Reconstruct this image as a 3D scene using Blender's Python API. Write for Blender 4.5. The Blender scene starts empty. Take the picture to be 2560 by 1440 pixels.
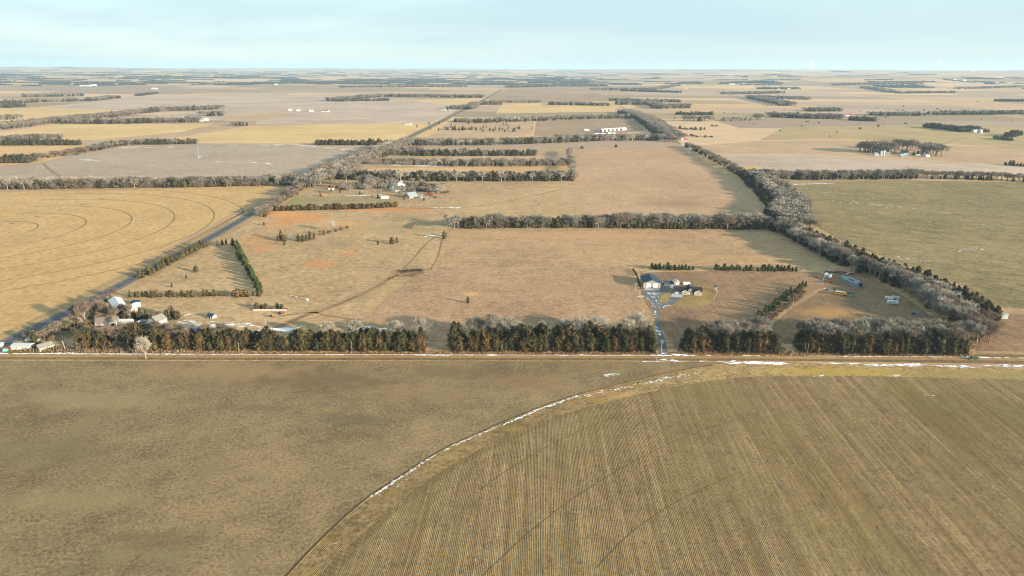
import bpy, bmesh, math, random
import numpy as np
from mathutils import Vector, Matrix
from mathutils.geometry import tessellate_polygon
R = random.Random(7); NR = np.random.RandomState(11)
S = bpy.context.scene; COL = S.collection
rad = math.radians
# ------------------------------------------------------------------ camera
H = 190.0; F = 24.0/36.0*2560
PITCH = math.atan((720-167)/F); YAW = rad(1.92); ROLL = rad(0.30)
cam = bpy.data.cameras.new('camera'); S.cycles.filter_width = 1.15; cam.lens = 24; cam.sensor_width = 36; cam.clip_start = 1; cam.clip_end = 200000
co = bpy.data.objects.new('camera', cam); COL.objects.link(co); S.camera = co
MW = Matrix.Rotation(YAW, 4, 'Z') @ Matrix.Rotation(math.pi/2-PITCH, 4, 'X') @ Matrix.Rotation(ROLL, 4, 'Z')
co.matrix_world = Matrix.Translation((0, 0, H)) @ MW
MW3 = MW.to_3x3(); MWI = MW3.inverted()

def height(x, y):
    x = np.asarray(x, float); y = np.asarray(y, float)
    d = np.hypot(x, y); th = np.arctan2(x, np.maximum(y, 1.0))
    a = np.clip((d-5600)/9000, 0, 1)
    a2 = np.clip((d-3600)/5000, 0, 1)*np.clip((th-0.12)/0.25, 0, 1)
    w = (np.sin(x/520+1.3)*np.sin(y/610+.4)+.7*np.sin(x/330-y/410+2)+.5*np.sin(x/910+y/270)+.8*np.sin(x/1700+y/2300+1))
    w2 = np.sin(x/2900+.5)*np.sin(y/3300+1)+.6*np.sin(x/1500+4)*np.sin(y/2600)
    hz = a*(w*7+w2*17) + a2*(w*6.5+6*np.clip((d-4500)/6000, 0, 1.5)+4*w2)
    hz = hz + (62-22*np.clip(th/.5, 0, 1))*np.clip((d-13000)/11000, 0, 1)**1.6*(1+.10*w2+.02*w) + 100*np.clip(th/.5, 0, 1)**.8*(lambda q: q*q*(3-2*q))(np.clip((d-5200)/8500, 0, 1))
    return np.minimum(hz, 128+30*np.clip(th/.5, 0, 1))

def at(px, py, z=0.0):
    v = MW3 @ Vector(((px-1280)/F, -(py-720)/F, -1.0))
    if v.z > -1e-4: v.z = -1e-4
    t = (z-H)/v.z
    x, y = v.x*t, v.y*t
    if math.hypot(x, y) > 3500:
        t0 = 3000/math.hypot(v.x, v.y); t = t0; last = t0
        while t < 90000/math.hypot(v.x, v.y):
            if H+v.z*t < float(height(v.x*t, v.y*t)): break
            last = t; t *= 1.01
        for _ in range(12):
            m = (last+t)/2
            if H+v.z*m < float(height(v.x*m, v.y*m)): t = m
            else: last = m
        x, y = v.x*t, v.y*t
    return Vector((x, y, float(height(x, y))+z))
def proj(x, y, z):
    p = MWI @ Vector((x, y, z-H))
    if p.z > -1: return None
    return (1280+F*p.x/-p.z, 720-F*p.y/-p.z, -p.z)
# ------------------------------------------------------------------ tags
def tag(o, label=None, cat=None, group=None, kind=None):
    if label: o['label'] = label
    if cat: o['category'] = cat
    if group: o['group'] = group
    if kind: o['kind'] = kind
    return o
def link(name, me, parent=None, mat=None):
    o = bpy.data.objects.new(name, me); COL.objects.link(o)
    if parent is not None: o.parent = parent
    if mat is not None and me is not None and not me.materials: me.materials.append(mat)
    return o
def empty(name, loc, rz=0, label=None, cat=None, group=None):
    o = bpy.data.objects.new(name, None); COL.objects.link(o); o.location = loc; o.rotation_euler = (0, 0, rz)
    o.empty_display_size = .5
    return tag(o, label, cat, group)
# ------------------------------------------------------------------ materials
class NT:
    def __init__(s, name):
        s.m = bpy.data.materials.new(name); s.m.use_nodes = True; s.t = s.m.node_tree
        s.n = s.t.nodes; s.l = s.t.links; s.b = s.n['Principled BSDF']
        s.b.inputs['Specular IOR Level'].default_value = .15; s.b.inputs['Roughness'].default_value = .9
        s.P = None
    def put(s, sock, v):
        if isinstance(v, bpy.types.NodeSocket): s.l.new(v, sock)
        elif v is not None:
            if isinstance(v, (tuple, list)) and len(v) == 3 and len(sock.default_value) == 4: v = (*v, 1)
            sock.default_value = v
    def pos(s):
        if s.P is None: s.P = s.n.new('ShaderNodeTexCoord').outputs['Object']
        return s.P
    def vec(s, scale, rot=0, loc=(0, 0, 0), src=None):
        k = s.n.new('ShaderNodeMapping'); k.vector_type = 'TEXTURE'
        s.l.new(src or s.pos(), k.inputs[0]); k.inputs['Scale'].default_value = scale
        k.inputs['Rotation'].default_value = (0, 0, rot); k.inputs['Location'].default_value = loc
        return k.outputs[0]
    def noise(s, size, detail=3, rough=.55, rot=0, loc=(0, 0, 0), dist=0, src=None):
        if not isinstance(size, (tuple, list)): size = (size, size, size)
        k = s.n.new('ShaderNodeTexNoise'); s.l.new(s.vec(size, rot, loc, src), k.inputs['Vector'])
        k.inputs['Scale'].default_value = 1; k.inputs['Detail'].default_value = detail; k.inputs['Roughness'].default_value = rough
        k.inputs['Distortion'].default_value = dist
        return k.outputs['Fac']
    def math(s, op, a, b=None, c=None, clamp=False):
        k = s.n.new('ShaderNodeMath'); k.operation = op; k.use_clamp = clamp
        for i, v in enumerate((a, b, c)):
            if v is not None: s.put(k.inputs[i], v)
        return k.outputs[0]
    def mapr(s, v, a, b, c=0, d=1, smooth=False):
        k = s.n.new('ShaderNodeMapRange'); k.clamp = True
        if smooth: k.interpolation_type = 'SMOOTHSTEP'
        for i, q in enumerate((v, a, b, c, d)): s.put(k.inputs[i], q)
        return k.outputs[0]
    def mix(s, f, a, b, mode='MIX'):
        k = s.n.new('ShaderNodeMix'); k.data_type = 'RGBA'; k.blend_type = mode
        s.put(k.inputs[0], f); s.put(k.inputs[6], a); s.put(k.inputs[7], b)
        return k.outputs[2]
    def sep(s, v):
        k = s.n.new('ShaderNodeSeparateXYZ'); s.l.new(v, k.inputs[0]); return k.outputs
    def bump(s, hgt, dist=.3, strength=.6):
        k = s.n.new('ShaderNodeBump'); k.inputs['Strength'].default_value = strength; k.inputs['Distance'].default_value = dist
        s.l.new(hgt, k.inputs['Height']); s.l.new(k.outputs[0], s.b.inputs['Normal'])
    def out(s, col, rough=None):
        s.put(s.b.inputs['Base Color'], col)
        if rough is not None: s.put(s.b.inputs['Roughness'], rough)
        return s.m
def lin(r, g, b, k=1.0):
    f = lambda c: (c/255/12.92 if c/255 <= .04045 else ((c/255+.055)/1.055)**2.4)
    return tuple(min(.9, f(c)*k) for c in (r, g, b))
GAIN = 0.74     # displayed colour of a sunlit level field -> albedo
def dc(r, g, b):
    c = lin(r, g, b, GAIN); m = .3*c[0]+.6*c[1]+.1*c[2]
    return tuple(max(.01, m+(x-m)*1.13) for x in c)
def mulc(c, k): return tuple(min(.9, x*k) for x in c)

def field_mat(name, c0, c1, c2=None, big=160, mid=22, fine=1.6, amt=(.9, .6, .7), streak=None, patches=(), rows=None, over=None, bumpd=.25, speck=.55):
    t = NT(name)
    f = t.math('MULTIPLY_ADD', t.math('SUBTRACT', t.noise(big, 4, .6, dist=.3), .5), amt[0]*2.2, .5)
    f = t.math('MULTIPLY_ADD', t.math('SUBTRACT', t.noise(mid, 4, .65, loc=(31, 7, 0)), .5), amt[1]*2.4, f)
    fn = t.noise(fine*2.5, 5, .8, loc=(3, 77, 0))
    f = t.math('MULTIPLY_ADD', t.math('SUBTRACT', fn, .5), amt[2]*4.6, f)
    if streak:
        for (rot, lx, ly, a) in streak:
            f = t.math('MULTIPLY_ADD', t.math('SUBTRACT', t.noise((lx, ly, 1), 3, .6, rot=rot), .5), a*2, f)
    f = t.math('ADD', f, 0, clamp=True)
    col = t.mix(f, mulc(c0, .80), mulc(c1, 1.06))
    col = t.mix(t.mapr(fn, .28, .46, speck, 0), col, mulc(c0, .5))
    if c2:
        m = t.mapr(t.noise(mid*1.7, 4, .6, loc=(500, 90, 0)), .55, .68, 0, .75)
        col = t.mix(m, col, c2)
    for (px, py, rx, ry, pc, pa) in patches:
        c = at(px, py); q = t.vec((rx, ry, 1e6), 0, (c.x, c.y, 0))
        k = t.n.new('ShaderNodeVectorMath'); k.operation = 'LENGTH'; t.l.new(q, k.inputs[0])
        d = t.math('ADD', k.outputs['Value'], t.math('MULTIPLY', t.math('SUBTRACT', t.noise(max(6, ry*.7), 4, .65), .5), 1.8))
        col = t.mix(t.mapr(d, .35, 1.15, pa, 0, True), col, pc)
    h = fn
    if rows:
        per, ra, cd, rot = rows
        x = t.sep(t.vec((1, 1, 1), rot))[0]
        wob = t.math('MULTIPLY', t.noise(9, 2), .25)
        w = t.math('SINE', t.math('MULTIPLY', t.math('ADD', x, wob), 2*math.pi/per))
        brk = t.noise((.8, 3.2, 1), 3, .7, rot=rot)
        w = t.math('MULTIPLY', t.mapr(w, -.5, .7, 1, 0), t.mapr(brk, .3, .62, .35, 1))
        w = t.math('MULTIPLY', w, t.mapr(t.noise((4, 90, 1), 3, .7, rot=rot, loc=(7, 8, 0)), .35, .6, .55, 1))
        col = t.mix(t.math('MULTIPLY', w, ra), col, cd)
        h = t.math('SUBTRACT', fn, t.math('MULTIPLY', w, .6))
    if over: col = over(t, col)
    t.bump(h, bumpd, .7)
    return t.out(col, .95)
def plain(name, c, rough=.7, spec=.3, var=.12, size=.6, metal=0.0):
    t = NT(name); t.b.inputs['Specular IOR Level'].default_value = spec; t.b.inputs['Metallic'].default_value = metal
    n = t.noise(size, 4, .65); n2 = t.noise((size*.25, size*.25, size*3), 3, .6, loc=(5, 5, 5))
    f = t.math('MULTIPLY', t.math('ADD', n, n2), .5)
    col = t.mix(t.mapr(f, .35, .65), mulc(c, 1-var), mulc(c, 1+var))
    return t.out(col, rough)
MC = {}
def M(name):
    if name in MC: return MC[name]
    T = dict(white_paint=(.66, .66, .64), cream_paint=(.55, .51, .41), grey_siding=(.22, .215, .195), tan_siding=(.34, .31, .25), blue_roof=(.018, .045, .085),
             black_shingle=(.009, .011, .015), grey_shingle=(.2, .2, .19), brown_shingle=(.16, .13, .11), steel=(.2, .25, .28), pale_steel=(.4, .44, .46),
             pane=(.03, .035, .045), concrete=(.4, .4, .385), green_paint=(.05, .3, .2), red_paint=(.35, .03, .03), orange_paint=(.65, .2, .04),
             yellow_paint=(.34, .2, .04), blue_paint=(.04, .12, .35), black_paint=(.02, .02, .022), dark_green_paint=(.03, .1, .05), tyre=(.02, .02, .02),
             pole_wood=(.42, .36, .28), rust=(.26, .11, .06), lime_paint=(.38, .42, .24), hay=(.13, .095, .06), hide=(.015, .012, .011), trim=(.75, .75, .72),
             grey_paint=(.2, .22, .23), teal_paint=(.05, .38, .3), glass_white=(.7, .74, .76), wire=(.2, .2, .2), plank=(.25, .19, .13), tarp=(.12, .25, .6), pale_green=(.32, .4, .36), silver=(.36, .38, .4), board=(.3, .2, .13))
    MC[name] = plain(name, T[name], .35 if name == 'pane' else .7, .5 if name in ('pane', 'black_shingle') else .3)
    return MC[name]
# ------------------------------------------------------------------ mesh helpers
class MB:
    def __init__(s): s.v = []; s.f = []
    def add(s, vs, fs):
        k = len(s.v); s.v += [tuple(v) for v in vs]; s.f += [tuple(i+k for i in f) for f in fs]; return s
    def box(s, x0, x1, y0, y1, z0, z1, tx=0, ty=0):
        s.add([(x0, y0, z0), (x1, y0, z0), (x1, y1, z0), (x0, y1, z0), (x0+tx, y0+ty, z1), (x1-tx, y0+ty, z1), (x1-tx, y1-ty, z1), (x0+tx, y1-ty, z1)],
              [(0, 3, 2, 1), (4, 5, 6, 7), (0, 1, 5, 4), (1, 2, 6, 5), (2, 3, 7, 6), (3, 0, 4, 7)]); return s
    def tube(s, a, b, r0, r1, n=6):
        a = Vector(a); b = Vector(b); d = (b-a).normalized(); u = d.orthogonal().normalized(); w = d.cross(u)
        vs = [a+(u*math.cos(2*math.pi*i/n)+w*math.sin(2*math.pi*i/n))*r0 for i in range(n)]+[b+(u*math.cos(2*math.pi*i/n)+w*math.sin(2*math.pi*i/n))*r1 for i in range(n)]
        s.add(vs, [(i, (i+1) % n, n+(i+1) % n, n+i) for i in range(n)]+[tuple(range(n-1, -1, -1)), tuple(range(n, 2*n))]); return s
    def prism(s, prof, y0, y1, ax='y'):
        n = len(prof)
        if ax == 'y': vs = [(a, y0, b) for a, b in prof]+[(a, y1, b) for a, b in prof]
        else: vs = [(y0, a, b) for a, b in prof]+[(y1, a, b) for a, b in prof]
        s.add(vs, [tuple(range(n)), tuple(range(2*n-1, n-1, -1))]+[(i, i+n, (i+1) % n+n, (i+1) % n) for i in range(n)]); return s
    def blob(s, c, r, seed=0, n=8, m=5, amp=.12):
        q = random.Random(seed); vs = [(c[0], c[1], c[2]-r[2])]
        for j in range(1, m):
            ph = math.pi*j/m
            for i in range(n):
                k = 1+q.uniform(-amp, amp); th = 2*math.pi*i/n
                vs.append((c[0]+r[0]*k*math.sin(ph)*math.cos(th), c[1]+r[1]*k*math.sin(ph)*math.sin(th), c[2]-r[2]*math.cos(ph)*k))
        vs.append((c[0], c[1], c[2]+r[2])); fs = [(0, 1+(i+1) % n, 1+i) for i in range(n)]
        for j in range(m-2):
            for i in range(n): fs.append((1+j*n+i, 1+j*n+(i+1) % n, 1+(j+1)*n+(i+1) % n, 1+(j+1)*n+i))
        L = len(vs)-1; fs += [(L, 1+(m-2)*n+i, 1+(m-2)*n+(i+1) % n) for i in range(n)]
        return s.add(vs, fs)
    def mesh(s, name, mat=None):
        me = bpy.data.meshes.new(name); me.from_pydata(s.v, [], s.f)
        bm = bmesh.new(); bm.from_mesh(me); bmesh.ops.recalc_face_normals(bm, faces=bm.faces); bm.to_mesh(me); bm.free()
        if mat: me.materials.append(mat)
        return me
    def build(s, name, mat, parent=None, loc=None, rz=None):
        o = link(name, s.mesh(name, mat), parent)
        if loc is not None: o.location = loc
        if rz is not None: o.rotation_euler = (0, 0, rz)
        return o
def np_mesh(name, V, Q, tone=None, mat=None):
    """V (n,3) verts, Q (m,k) faces, tone (n,) point attribute"""
    me = bpy.data.meshes.new(name); k = Q.shape[1]
    me.vertices.add(len(V)); me.vertices.foreach_set('co', np.asarray(V, np.float32).ravel())
    me.loops.add(Q.size); me.loops.foreach_set('vertex_index', Q.astype(np.int32).ravel())
    me.polygons.add(len(Q)); me.polygons.foreach_set('loop_start', np.arange(0, Q.size, k, dtype=np.int32))
    me.polygons.foreach_set('loop_total', np.full(len(Q), k, np.int32))
    if tone is not None:
        a = me.attributes.new('tone', 'FLOAT', 'POINT'); a.data.foreach_set('value', np.asarray(tone, np.float32))
    me.update(); me.validate()
    if mat: me.materials.append(mat)
    return me
def smooth(pts, n=6):
    o = []
    P = [pts[0]]+list(pts)+[pts[-1]]
    for i in range(1, len(P)-2):
        for k in range(n):
            t = k/n; a, b, c, d = P[i-1], P[i], P[i+1], P[i+2]
            o.append(tuple(.5*((2*b[j])+(-a[j]+c[j])*t+(2*a[j]-5*b[j]+4*c[j]-d[j])*t*t+(-a[j]+3*b[j]-3*c[j]+d[j])*t**3) for j in (0, 1)))
    o.append(tuple(pts[-1])); return o
SHN = 0
def W(pts): return [at(*p) for p in pts]
def sheet(name, pix, mat, level, label=None, world=False, jag=0):
    pts = [Vector((p[0], p[1], 0)) for p in pix] if world else W(pix)
    if jag:
        out = []
        for i, p in enumerate(pts):
            q = pts[(i+1) % len(pts)]; n = max(1, min(60, int((q-p).length/(jag*4))))
            for k in range(n):
                v = p.lerp(q, k/n); out.append(Vector((v.x+R.uniform(-jag, jag), v.y+R.uniform(-jag, jag), 0)))
        pts = out
    tri = tessellate_polygon([[Vector((p.x, p.y, 0)) for p in pts]])
    global SHN; SHN += 1
    z = .02*level+.0006*(SHN % 29)
    me = bpy.data.meshes.new(name); me.from_pydata([(p.x, p.y, z) for p in pts], [], [tuple(t) for t in tri])
    bm = bmesh.new(); bm.from_mesh(me)
    bmesh.ops.recalc_face_normals(bm, faces=bm.faces)
    for f in bm.faces:
        if f.normal.z < 0: f.normal_flip()
    bm.to_mesh(me); bm.free(); me.materials.append(mat)
    o = link(name, me); tag(o, label, kind='structure'); return o
def ribbon_geo(mb, pts, w0, w1, z, off=0.0):
    n = len(pts); L = []; Rr = []
    for i, p in enumerate(pts):
        a = pts[max(0, i-1)]; b = pts[min(n-1, i+1)]; d = Vector((b.x-a.x, b.y-a.y, 0)).normalized(); nn = Vector((-d.y, d.x, 0))
        w = (w0+(w1-w0)*i/max(1, n-1))/2
        L.append((p.x+nn.x*(off+w), p.y+nn.y*(off+w), z)); Rr.append((p.x+nn.x*(off-w), p.y+nn.y*(off-w), z))
    mb.add(L+Rr, [(i, n+i, n+i+1, i+1) for i in range(n-1)])
def ribbon(name, pts, w0, mat, level, w1=None, off=0, label=None):
    mb = MB(); ribbon_geo(mb, pts, w0, w0 if w1 is None else w1, .02*level, off)
    o = mb.build(name, mat); 
    for p in o.data.polygons:
        if p.normal.z < 0: p.flip()
    return tag(o, label, kind='structure')
CLOUD=(1.86,2.5,2.7,1); EXPO=1.44; HAZE=3.3e-5
# ------------------------------------------------------------------ light and sky
SUN_EL = rad(12.0)
v = MW3 @ Vector((1, 0, 0)); right = Vector((v.x, v.y, 0)).normalized(); fwd = Vector((-math.sin(YAW), math.cos(YAW), 0))
sh = (-right*math.cos(rad(31))+fwd*math.sin(rad(31)))          # shadows run to the left and slightly away
to_sun = Vector((-sh.x*math.cos(SUN_EL), -sh.y*math.cos(SUN_EL), math.sin(SUN_EL)))
sl = bpy.data.lights.new('sun', 'SUN'); sl.energy = 5.0; sl.angle = rad(.55); sl.color = (1, .81, .585)
so = bpy.data.objects.new('sun', sl); COL.objects.link(so); so.location = (0, 0, 500)
so.rotation_euler = (-to_sun).to_track_quat('-Z', 'Y').to_euler()
w = bpy.data.worlds.new('World'); S.world = w; w.use_nodes = True; t = w.node_tree; N = t.nodes; L_ = t.links
bg = N['Background']; sky = N.new('ShaderNodeTexSky'); sky.sky_type = 'NISHITA'; sky.sun_disc = False
sky.sun_elevation = SUN_EL; sky.sun_rotation = math.atan2(to_sun.x, to_sun.y); sky.altitude = 500; sky.air_density = 1.0; sky.dust_density = .6; sky.ozone_density = 1.4
tc = N.new('ShaderNodeTexCoord'); mp = N.new('ShaderNodeMapping'); mp.inputs['Scale'].default_value = (1.1, 1.1, 9); mp.inputs['Rotation'].default_value = (0, 0, .3)
L_.new(tc.outputs['Generated'], mp.inputs[0])
ns = N.new('ShaderNodeTexNoise'); ns.inputs['Scale'].default_value = 1.6; ns.inputs['Detail'].default_value = 6; ns.inputs['Roughness'].default_value = .5; ns.inputs['Distortion'].default_value = .5
L_.new(mp.outputs[0], ns.inputs['Vector'])
mr = N.new('ShaderNodeMapRange'); mr.inputs[1].default_value = .36; mr.inputs[2].default_value = .72; mr.inputs[3].default_value = .80; mr.inputs[4].default_value = .97; mr.interpolation_type = 'SMOOTHSTEP'
L_.new(ns.outputs['Fac'], mr.inputs[0])
mx = N.new('ShaderNodeMix'); mx.data_type = 'RGBA'; L_.new(mr.outputs[0], mx.inputs[0]); L_.new(sky.outputs[0], mx.inputs[6]); mx.inputs[7].default_value = CLOUD
L_.new(mx.outputs[2], bg.inputs['Color']); bg.inputs['Strength'].default_value = .12
S.view_settings.view_transform = 'Standard'; S.view_settings.look = 'None'; S.view_settings.gamma = 1; S.view_settings.exposure = EXPO
S.cycles.max_bounces = 5; S.cycles.diffuse_bounces = 2; S.cycles.volume_bounces = 1; S.cycles.transparent_max_bounces = 8
S.cycles.use_denoising = True
# haze box
hz = MB().box(-46000, 46000, -42000, 46000, -140, 330).build('haze', None); tag(hz, 'thin pale blue air between the viewer and the far plains', kind='stuff')
hm = bpy.data.materials.new('haze_air'); hm.use_nodes = True; hn = hm.node_tree; hn.nodes.clear()
ho = hn.nodes.new('ShaderNodeOutputMaterial'); hp = hn.nodes.new('ShaderNodeVolumePrincipled')
hp.inputs['Color'].default_value = (.50, .75, 1.0, 1); hp.inputs['Density'].default_value = HAZE; hp.inputs['Anisotropy'].default_value = .1
hn.links.new(hp.outputs[0], ho.inputs['Volume']); hz.data.materials.clear(); hz.data.materials.append(hm)

# ------------------------------------------------------------------ ground (one sheet to the horizon)
def ground_mat():
    t = NT('plains'); P = t.pos()
    s = t.sep(P)
    def cell(sx, sy, ox, oy, seed):
        k = t.n.new('ShaderNodeCombineXYZ')
        fy = t.math('FLOOR', t.math('DIVIDE', t.math('ADD', s[1], oy), sy))
        shift = t.math('MULTIPLY', t.math('MODULO', fy, 3.0), sx*.37)
        fx = t.math('FLOOR', t.math('DIVIDE', t.math('ADD', t.math('ADD', s[0], ox), shift), sx))
        t.put(k.inputs[0], fx); t.put(k.inputs[1], fy); k.inputs[2].default_value = seed
        wn = t.n.new('ShaderNodeTexWhiteNoise'); wn.noise_dimensions = '3D'; t.l.new(k.outputs[0], wn.inputs['Vector'])
        return wn.outputs['Value']
    a = cell(805, 402, 130, 60, 1.0); b = cell(1609, 805, 300, 500, 5.0); pick = cell(2414, 1609, 0, 90, 9.0)
    v = t.mix(t.math('GREATER_THAN', pick, .55), a, b)
    r = t.n.new('ShaderNodeValToRGB'); r.color_ramp.interpolation = 'CONSTANT'; t.l.new(v, r.inputs[0])
    cols = [dc(214, 180, 142), dc(182, 160, 142), dc(236, 198, 142), dc(166, 146, 128), dc(222, 184, 136), dc(192, 162, 130), dc(160, 142, 112), dc(228, 196, 160), dc(176, 154, 118), dc(200, 174, 152)]
    e = r.color_ramp.elements
    while len(e) < len(cols): e.new(1)
    for i, c in enumerate(cols): e[i].position = i/len(cols); e[i].color = (*c, 1)
    base = dc(196, 168, 140)
    col = t.mix(.92, base, r.outputs[0])
    n = t.noise((900, 500, 1), 5, .6, dist=.6); col = t.mix(t.mapr(n, .42, .72, 0, .45), col, mulc(base, .8))
    n = t.noise((60, 35, 1), 4, .6); col = t.mix(t.mapr(n, .3, .7, .28, 0), col, mulc(base, .6))
    t.bump(t.noise(3, 3, .6), .4, .5)
    return t.out(col, .95)
rs = [0, 60, 200, 500, 1000, 1800, 2600, 3200]; q = 3500
while q < 40000: rs.append(q); q *= 1.022
na = 900; ang = np.linspace(0, 2*math.pi, na, endpoint=False)
V = [(0, 0, 0)]; RR, AA = np.meshgrid(np.array(rs[1:]), ang, indexing='ij'); X = RR*np.sin(AA); Y = RR*np.cos(AA)
Z = height(X, Y); Vn = np.stack([X.ravel(), Y.ravel(), Z.ravel()], 1)
nr = len(rs)-1; i, j = np.meshgrid(np.arange(nr-1), np.arange(na), indexing='ij'); jn = (j+1) % na
Q = np.stack([i*na+j, (i+1)*na+j, (i+1)*na+jn, i*na+jn], -1).reshape(-1, 4)
Vn = np.vstack([Vn, [[0, 0, 0]]]); c = len(Vn)-1
cq = np.array([[c, 2*k, 2*k+1, (2*k+2) % na] for k in range(na//2)])
g = link('ground', np_mesh('ground', Vn, np.vstack([Q, cq])[:, ::-1], None, ground_mat())); tag(g, 'patchwork of winter fields reaching the horizon', kind='structure')
g.data.polygons.foreach_set('use_smooth', np.ones(len(g.data.polygons), bool))

# ------------------------------------------------------------------ near and middle fields
tan = dc(200, 170, 140)
OR = dc(222, 146, 92)
def F_(name, label, pix, mat, lv, jag=0): return sheet(name, pix, mat, lv, label, jag=jag)
m_past = field_mat('dry_prairie', dc(170, 145, 112), dc(208, 179, 142), dc(194, 158, 118), big=140, mid=18, fine=2.2, amt=(.5, .5, .6),
    streak=[(0.1, 60, 5, .2)],
    patches=[(760, 545, 41, 32, OR, 0.54), (960, 524, 90, 21, OR, 0.48), (690, 535, 45, 28, dc(222, 165, 112), .8), (700, 560, 30, 32, OR, 0.30), (640, 600, 22, 32, OR, 0.30), (800, 660, 22, 16, OR, 0.48), (870, 632, 16, 14, OR, 0.30), (660, 620, 16, 23, dc(214, 150, 110), .6), (850, 560, 38, 18, dc(220, 170, 120), .6),
             (1020, 682, 16, 21, dc(112, 90, 66), .85), (1170, 730, 8, 16, dc(225, 185, 130), .8), (1300, 590, 68, 41, dc(214, 164, 132), .5), (1180, 690, 45, 28, dc(214, 166, 136), .5), (900, 742, 15, 18, dc(150, 135, 105), .4), (860, 610, 20, 23, dc(150, 140, 108), .5), (1000, 570, 45, 28, dc(160, 146, 112), .6), (1010, 545, 45, 18, dc(150, 138, 106), .5)])
F_('prairie', 'dry tan prairie grass between the highway and the tree belts', [(-500, 900), (-100, 905), (3100, 912), (3000, 700), (2560, 470), (1990, 468), (1700, 368), (1300, 372), (1010, 372), (700, 500), (300, 725), (0, 880)], m_past, 1)
m_fg = field_mat('brown_pasture', dc(124, 108, 85), dc(164, 143, 111), dc(140, 127, 98), big=80, mid=12, fine=.62, amt=(.75, .45, .95), bumpd=.45, speck=.3,
    streak=[(rad(28), 26, 3, .3)],
    patches=[(780, 950, 70, 16, dc(124, 104, 82), .7), (1130, 930, 40, 14, dc(126, 106, 84), .6), (250, 1000, 60, 14, dc(170, 150, 116), .5), (640, 1020, 30, 5, dc(120, 108, 84), .6), (400, 1350, 30, 8, dc(118, 102, 76), .5), (1330, 955, 26, 12, dc(152, 122, 90), .5), (1040, 985, 50, 14, dc(164, 140, 106), .4), (560, 930, 60, 14, dc(172, 146, 110), .5), (880, 1050, 24, 8, dc(112, 102, 84), .6), (100, 1130, 40, 20, dc(124, 112, 86), .5), (900, 1290, 14, 8, dc(116, 102, 78), .6), (200, 1250, 40, 12, dc(160, 144, 108), .5)])
F_('pasture', 'brown rough grass pasture in the foreground left of the curved crop edge', [(-700, 901), (1300, 903), (2000, 905), (2000, 1000), (1600, 1620), (-900, 1620)], m_fg, 2)
EDGE = [(560, 1640), (640, 1530), (715, 1440), (780, 1370), (850, 1302), (920, 1243), (1000, 1190), (1100, 1127), (1200, 1080), (1300, 1037), (1400, 1000), (1500, 972), (1600, 948), (1700, 926), (1780, 912), (1880, 906), (2050, 908), (2300, 914), (2600, 921), (2900, 930)]
E2 = smooth(EDGE, 5)
def rowpatch(t, col):
    rr_ = rad(-.4)
    n = t.noise((1.7, 160, 1), 3, .75, rot=rr_); col = t.mix(t.mapr(n, .40, .62, 0, .42), col, dc(92, 76, 52))
    n = t.noise((1.3, 90, 1), 3, .7, rot=rr_, loc=(300, 0, 0)); col = t.mix(t.mapr(n, .52, .68, 0, .4), col, dc(206, 184, 134))
    n = t.noise((9, 300, 1), 4, .65, rot=rr_, loc=(44, 9, 0)); col = t.mix(t.mapr(n, .42, .62, 0, .4), col, dc(112, 92, 66))
    n = t.noise((60, 120, 1), 4, .6, loc=(14, 9, 0)); col = t.mix(t.mapr(n, .45, .65, 0, .5), col, dc(128, 116, 76))
    n = t.noise((1.6, 7, 1), 3, .7, loc=(9, 9, 0)); col = t.mix(t.mapr(n, .58, .68, 0, .7), col, dc(84, 82, 76))
    n = t.noise((4, 9, 1), 4, .7, loc=(99, 9, 0)); col = t.mix(t.mapr(n, .57, .68, 0, .4), col, dc(160, 134, 66))
    return col
m_head = field_mat('headland_straw', dc(144, 124, 92), dc(198, 170, 128), dc(180, 150, 82), big=60, mid=7, fine=.9, amt=(.5, .9, .9), bumpd=.35,
    patches=[(1500, 985, 30, 6, dc(204, 160, 112), .6), (2100, 930, 60, 7, dc(190, 164, 92), .7), (2450, 935, 60, 9, dc(160, 146, 98), .7)])
F_('crop_headland', 'straw coloured headland curving along the edge of the stubble field', E2+[(3300, 1200), (3100, 1640)], m_head, 3)
EIN = [(640, 1640), (720, 1530), (815, 1420), (905, 1335), (1000, 1255), (1085, 1190), (1190, 1128), (1310, 1070), (1460, 1020), (1640, 976), (1800, 949), (1900, 941), (2100, 940), (2300, 943), (2600, 951), (2900, 962)]
m_rows = field_mat('row_stubble', dc(150, 128, 97), dc(206, 180, 142), None, big=90, mid=10, fine=.7, amt=(.5, .5, .6), rows=(.74, .95, dc(66, 52, 34), rad(-.4)), over=rowpatch, bumpd=.22,
    patches=[(2350, 1050, 14, 70, dc(140, 118, 78), .7), (2050, 1200, 30, 60, dc(142, 122, 76), .5), (2500, 1040, 50, 50, dc(136, 124, 84), .6)])
F_('crop_stubble', 'cut crop rows running away from the viewer in the foreground field', smooth(EIN, 5)+[(3300, 1200), (3100, 1640)], m_rows, 4)
# curved headland rows at the lower left of the stubble
mb = MB(); A_ = W(smooth(EDGE[:15], 6))
for k in range(2, 24):
    n_ = []
    for ii, p in enumerate(A_):
        a = A_[max(0, ii-1)]; b = A_[min(len(A_)-1, ii+1)]; d = (b-a).normalized(); n_.append(Vector((p.x+d.y*k*.78, p.y-d.x*k*.78, 0)))
    ribbon_geo(mb, n_[R.randint(0, 6):int(len(n_)*(1-.012*k))], R.uniform(.2, .36), .14, .02*4.6)
tag(mb.build('crop_rows', plain('dark_soil', dc(104, 88, 60), .95, .1, .2, 4)), 'dark curved rows following the crop edge', kind='structure')
ribbon('ditch', W(smooth(EDGE[1:15], 5)), 1.1, plain('ditch_dark', dc(92, 78, 62), .95, .1, .25, 3), 5.2, .7, label='dark bare line along the crop edge')
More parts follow.
